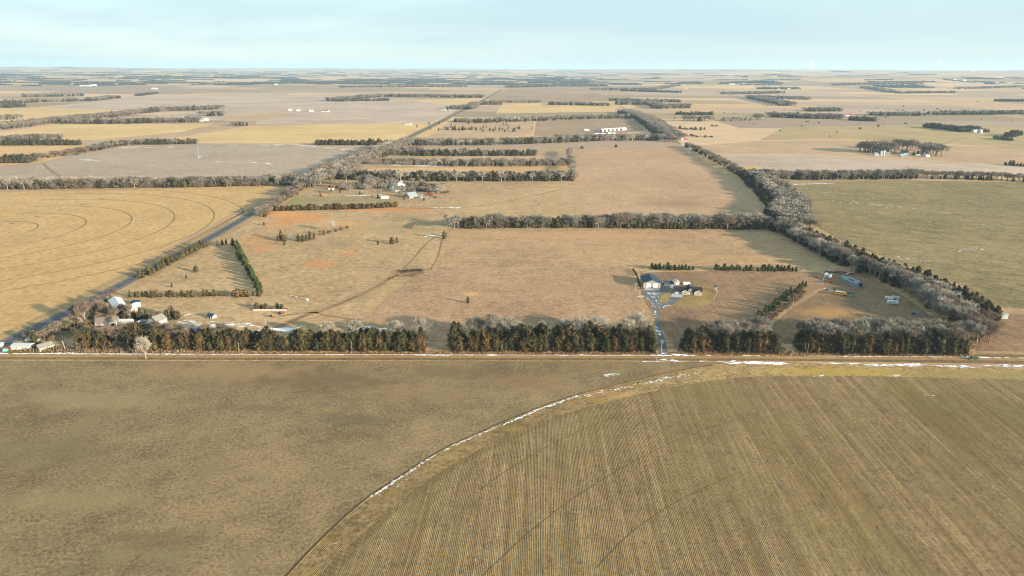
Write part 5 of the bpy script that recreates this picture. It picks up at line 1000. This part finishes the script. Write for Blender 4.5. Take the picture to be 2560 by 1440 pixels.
building('barn', 'white roofed wide barn at the front of the middle farmstead', 'barn', 1017, 495, -42, 13, 16, 3.0, 4.8, 'grey_siding', 'steel', [D_s(0, 3, 2.8, 'white_paint')], ridge='y'); building('machine_shed', 'light blue shed in the middle farmstead', 'shed', 984, 476, 12, 13, 14, 5.5, 3.2, 'steel', 'steel', [D_s(0, 4, 4)], ridge='y')
building('machine_shed', 'bright white two storey shed at the back of the middle farmstead', 'shed', 1004, 466, 10, 12, 12, 5, 3, 'white_paint', 'white_paint', [D_s(0, 3, 3, 'blue_paint')], ridge='y'); building('farmhouse', 'white long farmhouse with red brown roof in the middle farmstead', 'house', 996, 479, 0, 18, 9, 3.2, 2.2, 'white_paint', 'brown_shingle', [W_('s', -6, 1.4), W_('s', -2, 1.4), D_s(1, 1.2, 2.4, 'plank'), W_('s', 5, 1.4)])
building('machine_shed', 'grey roofed garage behind the white long farmhouse', 'garage', 1007, 474, 0, 18, 8, 3, 2, 'silver', 'silver', [D_s(3, 3, 2.6)]); building('garden_shed', 'pale green shed at the right side of the middle farmstead', 'shed', 1087, 480, 0, 8, 6, 3, 1.4, 'pale_green', 'pale_green', [D_s(0, 2, 2.4)]); building('open_shed', 'dark roofed shed behind the bare trees of the middle farmstead', 'shed', 1040, 470, 5, 16, 8, 3.4, 2, 'plank', 'blue_roof', [D_s(0, 4, 3, 'black_paint')])
# concrete bunk wall with hay beside the lot
t = empty('feed_bunk', at(675, 777), rad(2), 'row of pale concrete bunk panels below the dark hedge', 'feed bunk')
for k in range(9): MB().box(-13.5+k*3.02, -10.6+k*3.02, -.15, .15, 0, 1.4).build('panel', M('concrete'), t)
# scrap pile
t = empty('scrap_pile', at(745, 745), rad(-30), 'scrap and boards dumped on the grass above the lot', 'scrap')
for k in range(9): a = MB().box(-1.5, 1.5, -.3, .3, 0, .3+R.random()*.6, .2, .05); a.v = [(x+(-9+k*2.2), y+R.uniform(-.2, .2), z) for x, y, z in a.v]; a.build('board', M(R.choice(['rust', 'plank', 'white_paint', 'orange_paint'])), t)
MB().box(9, 12, -.8, .8, .1, 1.3, .2, .1).build('panel', M('white_paint'), t)
# hay bale rows in the pasture
def bales(lab, px, py, rot, n, r_=.8):
    t = empty('hay_bale_row', at(px, py), rad(rot), lab, 'hay bales', 'three dark bale rows in the pasture')
    for k in range(n): MB().tube((-n*r_+k*1.7-.7, 0, r_), (-n*r_+k*1.7+.75, 0, r_), r_, r_, 14).build('bale', M('hay'), t)
for k, lb in enumerate(('left', 'middle', 'right')): bales(f'{lb} one of three parallel rows of dark hay bales in the pasture', 1029+k*4.5, 564, 84, 16, 1.0)
# cattle
def cow(label, px, py, rot, down=False):
    t = empty('cow', at(px, py), rad(rot), label, 'cow', 'black cattle at the feeding ground'); s = 1.3
    b = MB(); zz = .45 if down else 1.0
    prof = [(-1.0, .12, zz+.05), (-.85, .3, zz), (-.4, .36, zz-.03), (.2, .38, zz-.05), (.7, .32, zz+.02), (1.0, .2, zz+.18), (1.25, .14, zz+.26), (1.42, .15, zz+.2), (1.62, .11, zz+.08), (1.8, .07, zz-.02)]
    n = 8; k0 = 0; vs = []; fs = []
    for i, (x, r_, z) in enumerate(prof):
        for j in range(n): a = 2*math.pi*j/n; vs.append((x, r_*math.cos(a)*.8, z+r_*math.sin(a)*1.1))
    for i in range(len(prof)-1):
        for j in range(n): fs.append((i*n+j, i*n+(j+1) % n, (i+1)*n+(j+1) % n, (i+1)*n+j))
    fs += [tuple(range(n)), tuple(range(len(vs)-1, len(vs)-n-1, -1))]; b.add(vs, fs)
    for lx in (-.78, .62):
        for ly in (-.18, .18):
            if down: b.tube((lx, ly*1.5, .3), (lx+.45, ly*2.2, .08), .12, .06, 6)
            else: b.tube((lx, ly, zz), (lx-.06 if lx < 0 else lx, ly, .5), .14, .075, 6); b.tube((lx-.06 if lx < 0 else lx, ly, .5), (lx, ly, 0), .075, .06, 6)
    b.tube((-1.0, 0, zz+.2), (-1.12, 0, zz-.5), .04, .03, 5); b.tube((1.42, .12, zz+.28), (1.4, .32, zz+.3), .05, .02, 4); b.tube((1.42, -.12, zz+.28), (1.4, -.32, zz+.3), .05, .02, 4)
    bo = b.build('body', M('hide'), t); t.scale = (s,)*3
cows = [(1003, 681), (1008, 679), (1013, 681), (1018, 678.5), (1028, 679), (1033, 677), (1037, 678.5), (1041, 676.5), (1045, 678), (1049, 677.5), (1052, 679)]
cows.sort()
for i, (x, y) in enumerate(cows): cow(f'{ORD[i]} black cow from the left in the herd on the brown feeding ground', x, y, R.choice([0, 180, 20, 160, 200, -30]), R.random() < .3)
# play tower, posts and small things near the ranch house
t = empty('play_tower', at(1788, 727), rad(0), 'small raised hut on legs east of the ranch house', 'play tower')
for x in (-1, 1):
    for y in (-1, 1): MB().box(x-.1, x+.1, y-.1, y+.1, 0, 2.4).build('leg', M('pole_wood'), t)
q = MB().box(-1.25, 1.25, -1.25, 1.25, 2.4, 4.0).build('cabin', M('grey_paint'), t); MB().prism([(-1.5, 4.0), (1.5, 4.0), (0, 4.8)], -1.5, 1.5).build('roof', M('blue_roof'), t); MB().tube((0, -1.2, 2.4), (0, -3, .1), .25, .25, 4).build('slide', M('pale_green'), t)
def pole(label, px, py, h=8.5, arms=1, lamp=False, tr=False, lean=0, wt=None):
    t = empty('power_pole' if not lamp else 'yard_light', at(px, py), rad(0), label, 'power pole' if not lamp else 'yard light', 'power poles along the dirt road' if wt else None)
    MB().tube((0, 0, 0), (lean, 0, h), .17, .11, 8).build('pole', M('pole_wood'), t)
    for k in range(arms):
        z = h-.4-k*1.2; c = MB().box(lean-1.1, lean+1.1, -.07, .07, z, z+.14).build('crossarm', M('pole_wood'), t)
        for x in (-1, 0, 1) if k == 0 else (-1, 1): MB().tube((lean+x*.98, 0, z+.14), (lean+x*.98, 0, z+.36), .06, .04, 6).build('insulator', M('glass_white'), c)
    if lamp: MB().tube((0, 0, h-.3), (.9, 0, h), .04, .04, 5).build('arm', M('silver'), t); MB().tube((.9, 0, h-.18), (.9, 0, h+.05), .22, .1, 8).build('lamp_head', M('glass_white'), t)
    if tr: MB().tube((lean+.35, 0, h-2.2), (lean+.35, 0, h-1.2), .25, .25, 10).build('transformer', M('silver'), t)
    return at(px, py)+Vector((lean, 0, h-.1))
tops = [pole(*a, wt=1) for a in (('bent leaning wooden pole near the mobile home', 165, 878, 8, 0, False, True, -1.3), ('thin wooden pole just left of the bare road tree', 324, 872, 7, 0, False, False, -.5), ('plain wooden pole in the roadside belt left of centre', 598, 879, 7.2, 0), ('plain wooden pole right of the field of orange grass, second belt part', 880, 880, 8, 0), ('plain wooden pole near the left end of the middle belt', 1138, 881, 8, 0), ('plain wooden pole at the centre of the middle belt', 1395, 880, 8, 0), ('wooden pole with two crossarms beside the gravel driveway', 1653, 880, 8.8, 2), ('plain wooden pole in the gap of the short belt', 1848, 878, 8, 0), ('plain wooden pole right of the pale farm lane', 2018, 884, 8, 0), ('wooden pole with transformer in front of the right belt', 2365, 887, 9, 2, False, True))]
tops.insert(0, at(-120, 876)+Vector((0, 0, 8))); tops.append(at(2760, 893)+Vector((0, 0, 8.5)))
pole('wooden pole with crossarm just left of the driveway start', 1646, 860, 8.4, 1); pole('pole with crossarms and a transformer left of the workshop', 1588, 730, 8.5, 2, False, True); pole('yard light pole standing among the junk vehicles', 2056, 714, 8.5, 0, True); pole('short thin post in the hay field left of the driveway', 1608, 785, 5, 0); pole('short post between the cedars in the lane', 1694, 848, 4.5, 0); pole('leaning short guy post at the roadside by the driveway', 1719, 872, 6, 0); pole('thin wooden pole inside the slanting pine row brush', 1982, 762, 7.5, 0); pole('bleached short pole beside the road opposite the driveway', 1641, 904, 3.0, 0); pole('thin yard pole among the left farmhouses', 352, 795, 6, 0); pole('thin pole by the cream farmhouse drive', 412, 812, 7, 0); pole('thin pole behind the left belt near the lot', 665, 815, 6, 0); pole('plain yard pole beside the white barn of the middle farmstead', 876, 482, 12, 0)
t = empty('power_line', (0, 0, 0), 0, 'thin power wires strung along the poles beside the dirt road', 'power line')
for off in (0, -.9):
    for a, b in zip(tops[:-1], tops[1:]):
        mb = MB(); P_ = [a.lerp(b, k/10)+Vector((0, 0, off-1.0*4*(k/10)*(1-k/10)*.8)) for k in range(11)]
        for k in range(10): mb.tube(P_[k], P_[k+1], .022, .022, 3)
        mb.build('wire', M('wire'), t)
# fences
def fence(label, pts, sp=4.0, h=1.25, thick=.09, boards=False, group=None):
    P = W(pts); t = empty('wire_fence' if not boards else 'post_fence', P[0], 0, label, 'fence', group); mb = MB(); wr = MB(); np_ = 0
    for a, b in zip(P[:-1], P[1:]):
        n = max(1, int((b-a).length/sp))
        for k in range(n+1):
            p = a.lerp(b, k/n)-P[0]
            if np_ < 95: MB().tube(p, p+Vector((0, 0, h)), thick, thick*.8, 5).build('post', M('plank'), t)
            else: mb.tube(p, p+Vector((0, 0, h)), thick, thick*.8, 5)
            np_ += 1
        for z in (.4, .8, 1.15): wr.tube(a-P[0]+Vector((0, 0, z)), b-P[0]+Vector((0, 0, z)), .025 if not boards else .06, .025 if not boards else .06, 3)
    wr.build('wires', M('wire') if not boards else M('plank'), t)
    if mb.v: o = mb.build('post', M('pole_wood'), t); o['kind'] = 'stuff'
fence('wire fence between the pasture and the reddish hay field', [(1100, 668), (1112, 600)]); fence('wire fence along the top of the lower hay field', [(1100, 669), (1580, 671)], 6); fence('wire fence down the left side of the gravel driveway', [(1584, 672), (1592, 740), (1608, 800)], 4); fence('wire fence below the middle tree row', [(1120, 577), (1925, 576)], 9)
fence('wire fence across the left paddocks', [(560, 812), (640, 745)], 4); fence('wire fence between the two left paddocks', [(400, 772), (440, 746)], 4); fence('pale board fence beside the left paddock lane', [(622, 768), (655, 742)], 3, 1.4, .1, True); fence('fence crossing the tan hill field', [(1080, 520), (1120, 540)], 4); fence('short dark garden fence east of the lawn', [(1795, 728), (1783, 752)], 2.0, 1.4, .12, True); fence('wire fence up the middle of the pasture', [(960, 700), (1000, 620), (1012, 560)], 7); fence('wire fence behind the green conifer row', [(670, 740), (640, 700), (605, 640)], 6)
# dark red shrubs beside the shop
spts = W([(1583, 676), (1592, 690), (1601, 722)]); 
for k in range(11):
    f = k/10*2; i = min(1, int(f)); p = spts[i].lerp(spts[i+1], f-i); cm = proto_mesh('rusthedge', k % 5)
    e = empty('cedar_shrub', p, k, ('nearest' if k == 10 else 'farthest' if k == 0 else f'{ORD[10-k]}')+' dark red shrub from the viewer in the row left of the workshop' if k not in (0, 10) else ('nearest' if k == 10 else 'farthest')+' dark red shrub in the row left of the workshop', 'shrub', 'dark red shrubs left of the workshop'); e.scale = (.36, .36, .42); link('crown', cm[0], e); link('trunk', cm[1], e)
# bare tree by the road
cm = np_mesh('crown', *PROTO['pale']['hi'][1], VM['pale']); tm = PROTO['pale']['limbs'][1].mesh('trunk', M_PBARK)
e = empty('bare_tree', at(365, 897), 1.0, 'lone pale cottonwood spreading its limbs on the near side of the dirt road', 'bare tree'); e.scale = (1.15, 1.15, 1.3); link('crown', cm, e); link('trunk', tm, e)
# center pivot irrigator
c0 = at(-40, 578); c1 = at(342, 474); dv = (c1-c0); t = empty('pivot_irrigator', c0, 0, 'long wheeled pivot irrigation boom crossing the golden corn field', 'irrigator'); ns_ = 7
sp_ = MB()
for k in range(ns_):
    a = dv*(k/ns_); b = dv*((k+1)/ns_)
    for j in range(8):
        u0, u1 = j/8, (j+1)/8; z0, z1 = 3.6+1.0*math.sin(math.pi*u0), 3.6+1.0*math.sin(math.pi*u1); p0 = a.lerp(b, u0); p1 = a.lerp(b, u1)
        sp_.tube((p0.x, p0.y, z0), (p1.x, p1.y, z1), .1, .1, 5)
sp_.build('pipe', M('grey_paint'), t)
for k in range(1, ns_+1):
    p = dv*(k/ns_); n_ = Vector((-dv.y, dv.x, 0)).normalized()
    q = MB(); [q.tube(p+n_*s*2, (p.x, p.y, 3.6), .09, .07, 5) for s in (-1, 1)]; q.tube(p+n_*2+Vector((0, 0, .5)), p-n_*2+Vector((0, 0, .5)), .09, .09, 5); tw = q.build('tower', M('grey_paint'), t)
    for s in (-1, 1): u = n_*s*2; d_ = dv.normalized()*.18; MB().tube(p+u-d_+Vector((0, 0, .6)), p+u+d_+Vector((0, 0, .6)), .6, .6, 12).build('wheel', M('tyre'), tw)
# hoop sheds and barns of the far yard
def hoop(label, px, py, w=13, L=34):
    t = empty('hoop_shed', at(px, py), rad(-28), label, 'hoop shed', 'six white hoop sheds in a row')
    n = 12; o_ = [(w/2*math.cos(math.pi*k/n), 7.5*math.sin(math.pi*k/n)) for k in range(n+1)]; i_ = [(x*.96, z*.96) for x, z in o_]
    MB().prism(o_+i_[::-1], 0, L).build('cover', M('white_paint'), t)
    MB().prism([(x*.95, z*.95) for x, z in o_], .6, .9).build('end_wall', M('white_paint'), t); MB().box(-2.6, 2.6, .4, .62, 0, 4.6).build('door', M('black_paint'), t)
for k, px in enumerate((1501, 1511, 1521, 1531, 1541, 1552)): hoop(('leftmost', 'second from left', 'third from left', 'third from right', 'second from right', 'rightmost')[k]+' of six white hoop sheds in a row', px, 329-k*.6)
building('long_barn', 'long low white barn in front of the hoop sheds, left one', 'barn', 1500, 335, 0, 32, 14, 3.6, 2, 'white_paint', 'blue_roof', [D_s(0, 3, 3, 'black_paint')]); building('long_barn', 'pale low barn in front of the hoop sheds, right one', 'barn', 1530, 334.5, 0, 24, 14, 3.6, 2, 'white_paint', 'steel', [D_s(0, 3, 3, 'black_paint')]); building('garden_shed', 'small white shed left of the hoop sheds', 'shed', 1467, 327, 0, 14, 7, 3.4, 1.5, 'white_paint', 'white_paint', [D_s(0, 3, 2.6)])
far_b = [  # far buildings
 (941, 359, 13, 12, 3.5, 3, 'white_paint', 'rust', 'white barn with a reddish roof at the end of the dark cedar row'), (1703, 354, 12, 9, 5, 3, 'white_paint', 'white_paint', 'tall white shed where the diagonal tree line begins'), (1712, 354, 9, 8, 5, 3, 'white_paint', 'red_paint', 'red roofed white barn where the diagonal tree line begins'),
 (515, 302, 26, 10, 5, 3, 'white_paint', 'white_paint', 'white barn at the right end of a far left belt'), (500, 304, 20, 10, 4, 2, 'white_paint', 'pale_steel', 'low pale barn left of the white barn by the far left belt'), (20, 355, 16, 9, 4, 2.5, 'cream_paint', 'cream_paint', 'cream shed at the far left farmstead'), (45, 354, 30, 9, 3.6, 2, 'pale_steel', 'pale_steel', 'long pale shed at the far left farmstead'), (62, 351, 13, 10, 4.5, 3, 'white_paint', 'white_paint', 'white shed in the middle of the far left farmstead'), (83, 352, 16, 10, 4.5, 3, 'steel', 'steel', 'blue grey barn at the far left farmstead'), (122, 350, 12, 8, 3.5, 2.2, 'white_paint', 'white_paint', 'small white shed right of the blue grey barn far left'), (140, 349.5, 10, 7, 3.2, 2, 'white_paint', 'white_paint', 'last small white shed at the right of the far left farmstead'),
 (281, 364, 13, 7, 4, 2, 'white_paint', 'white_paint', 'white shed between two cedars above the grey field'), (725, 277.5, 30, 14, 5, 3, 'white_paint', 'white_paint', 'white house on the ridge of the left distance'), (745, 278, 30, 14, 5, 3, 'pale_steel', 'pale_steel', 'pale shed on the ridge of the left distance'), (778, 280, 36, 14, 5, 3, 'white_paint', 'white_paint', 'white barn right of the pale ridge shed'), (812, 280, 56, 20, 5, 3, 'cream_paint', 'brown_shingle', 'long brown roofed barn beside the dark far hedge'), (1108, 277, 22, 12, 5, 3, 'pale_green', 'pale_green', 'pale green house beside the distant highway'), (1122, 277, 26, 12, 5, 3, 'steel', 'steel', 'grey blue barn beside the distant highway'),
 (1020, 312, 22, 12, 4, 3, 'white_paint', 'grey_shingle', 'white farmhouse in the row left of the highway'), (2440, 331, 16, 12, 5, 3, 'white_paint', 'pale_steel', 'white shed beside the round silo'), (1718, 267, 30, 12, 5, 2.5, 'white_paint', 'white_paint', 'white long barn right of the far bare wood'), (1708, 267, 12, 10, 4, 2.5, 'white_paint', 'white_paint', 'small white house left of the white long barn'), (1972, 223.5, 44, 16, 7, 4, 'white_paint', 'white_paint', 'white barn in the right distance inside a grove'), (1948, 224, 30, 14, 6, 3, 'white_paint', 'brown_shingle', 'small barn left of the distant white barn in a grove'), (1715, 222, 30, 14, 6, 3, 'white_paint', 'white_paint', 'lone white barn in the centre right distance'), (1830, 211, 110, 20, 6, 3, 'white_paint', 'white_paint', 'long bright shed in the right distance'), (1860, 210, 60, 20, 6, 3, 'white_paint', 'white_paint', 'second long bright shed in the right distance'),
 (2365, 231.5, 30, 16, 8, 4, 'white_paint', 'white_paint', 'white barn behind the dark far right cedar belt'), (2388, 201, 66, 20, 9, 4, 'white_paint', 'white_paint', 'left white barn under the wind turbines'), (2412, 202, 66, 20, 9, 4, 'white_paint', 'white_paint', 'right white barn under the wind turbines'), (2548, 254, 24, 14, 6, 3, 'white_paint', 'white_paint', 'white shed in the far right dark belt'), (212, 216, 200, 24, 7, 4, 'white_paint', 'white_paint', 'very long white shed in the left distance'), (232, 214.5, 90, 24, 8, 4, 'white_paint', 'white_paint', 'second very long white shed in the left distance'), (385, 223.5, 90, 20, 8, 4, 'white_paint', 'white_paint', 'white barn in the left distance among belts'), (180, 212.5, 60, 20, 8, 4, 'white_paint', 'white_paint', 'small white barn left of the very long sheds'), (292, 212.5, 60, 20, 8, 4, 'white_paint', 'white_paint', 'small white barn right of the very long sheds'), (690, 212.5, 60, 20, 8, 4, 'white_paint', 'white_paint', 'small white barn in the left centre distance'),
 (2494, 209, 60, 20, 8, 4, 'white_paint', 'white_paint', 'far right distant white barn'), (2522, 210, 40, 18, 7, 4, 'pale_steel', 'pale_steel', 'pale distant barn at the right edge'), (2120, 290, 22, 10, 4, 3, 'white_paint', 'red_paint', 'red roofed shed in the far right village'), (2108, 289, 22, 10, 4, 3, 'steel', 'steel', 'blue grey shed in the far right village'), (2132, 290, 20, 10, 4, 3, 'rust', 'rust', 'rust coloured shed in the far right village'), (2097, 289, 14, 10, 4, 3, 'white_paint', 'white_paint', 'white house at the left of the far right village'),
 (2191, 389, 10, 8, 4, 2.4, 'silver', 'steel', 'white fronted shed at the left of the right hand farmstead'), (2212, 380.5, 14, 8, 4, 2, 'silver', 'silver', 'long white shed behind the silos'), (2220, 386, 12, 8, 3.6, 2, 'steel', 'steel', 'blue shed right of the silos'), (2262, 384, 18, 10, 4.5, 2.5, 'silver', 'dark_green_paint', 'green roofed white house in the right hand farmstead'), (2257, 392, 12, 8, 3.6, 2, 'tarp', 'pale_steel', 'pale blue shed in the middle of the right hand farmstead'), (2266, 390, 10, 8, 3.6, 2, 'plank', 'silver', 'cream shed in the middle of the right hand farmstead'), (2315, 385, 12, 12, 6, 4, 'blue_paint', 'blue_roof', 'dark blue barn near the right end of the right hand farmstead'), (2320, 393, 10, 8, 3, 2, 'cream_paint', 'white_paint', 'white roofed shed in front of the dark blue barn'), (2295, 391, 10, 7, 3, 1.5, 'pale_green', 'pale_green', 'pale shed left of the dark blue barn')]
for px, py, w_, d_, h_, rh_, wm_, rm_, lb in far_b:
    w_ *= .5 if w_ >= 26 else .85; wm_ = 'silver' if (wm_ == 'white_paint' and len(lb) % 2) else wm_
    building('farm_shed' if 'house' not in lb else 'farmhouse', lb, 'house' if 'house' in lb else ('barn' if 'barn' in lb else 'shed'), px, py, R.uniform(-12, 12) if w_ < 40 else 0, w_, d_, h_, rh_, wm_, rm_, [D_s(0, w_*.18, h_*.8, 'grey_paint')], ridge='x')
def silo(label, px, py, r_, h):
    t = empty('silo', at(px, py), 0, label, 'silo'); MB().tube((0, 0, 0), (0, 0, h), r_, r_, 20).build('wall', M('pale_steel'), t); MB().tube((0, 0, h), (0, 0, h+r_*.6), r_*1.04, .3, 20).build('roof', M('silver'), t)
silo('broad round steel grain bin beside the dark belt at the far right', 2449, 332.5, 7.5, 9); silo('left white silo in the right hand farmstead', 2202, 388, 2.6, 9); silo('right white silo in the right hand farmstead', 2209, 387.5, 2.6, 10)
# wind turbines
TB = [(1840, 172, 8), (1856, 172, 10), (1931, 173, 9), (1957, 176, 15), (1971, 168, 9), (2026, 177, 16), (2030, 175, 17), (2106, 170, 10), (2140, 172, 14), (2157, 168, 8), (2175, 171, 14), (2197, 171, 10), (2211, 174, 10), (2233, 170, 12), (2263, 171, 10), (2298, 169, 14), (2303, 170, 14), (2341, 178, 19), (2370, 170, 10), (2400, 168, 12), (2431, 183, 21), (2449, 171, 14), (2461, 171, 10), (2486, 175, 15), (2512, 169, 8), (2555, 172, 19)]
tm_ = MB().tube((0, 0, 0), (0, 0, 1), .04, .026, 10).mesh('tower', M('white_paint')); nm_ = MB().box(-.06, .03, -.018, .018, -.018, .02, .004, .003).mesh('nacelle', M('white_paint'))
bl = MB()
for k in range(3):
    a = k*2*math.pi/3; d_ = Vector((math.sin(a), 0, math.cos(a))); s_ = Vector((math.cos(a), 0, -math.sin(a)))
    p = [d_*.02-s_*.012, d_*.12-s_*.05, d_*.5-s_*.006, d_*.5+s_*.002, d_*.12+s_*.02, d_*.02+s_*.012]; bl.add([(q.x, q.y-.008, q.z) for q in p]+[(q.x, q.y+.008, q.z) for q in p], [(0, 1, 2, 3, 4, 5), (11, 10, 9, 8, 7, 6)]+[(i, i+6, (i+1) % 6+6, (i+1) % 6) for i in range(6)])
bl.blob((0, 0, 0), (.025, .03, .025), 3, amp=0); bm_ = bl.mesh('rotor', M('white_paint'))
for i, (px, py, hp) in enumerate(TB):
    p = at(px, max(py, 169.5)); z = proj(p.x, p.y, p.z)[2]; hh = min(240, max(90, hp*z/F))
    e = empty('wind_turbine', p, R.uniform(-.6, .6), (f'{ORD[i]} white wind turbine from the left on the far right horizon' if i < 13 else (f'{ORD[len(TB)-1-i]} white wind turbine from the right on the far right horizon' if i < len(TB)-1 else 'rightmost white wind turbine on the far right horizon')), 'wind turbine', 'wind turbines on the horizon'); e.scale = (hh,)*3
    link('tower', tm_, e); n_ = link('nacelle', nm_, e); n_.location = (0, 0, 1.01); n_.rotation_euler = (0, 0, math.pi/2); r_ = link('rotor', bm_, e); r_.location = (0, -.07, 1.01); r_.rotation_euler = (0, R.uniform(0, 2), 0)
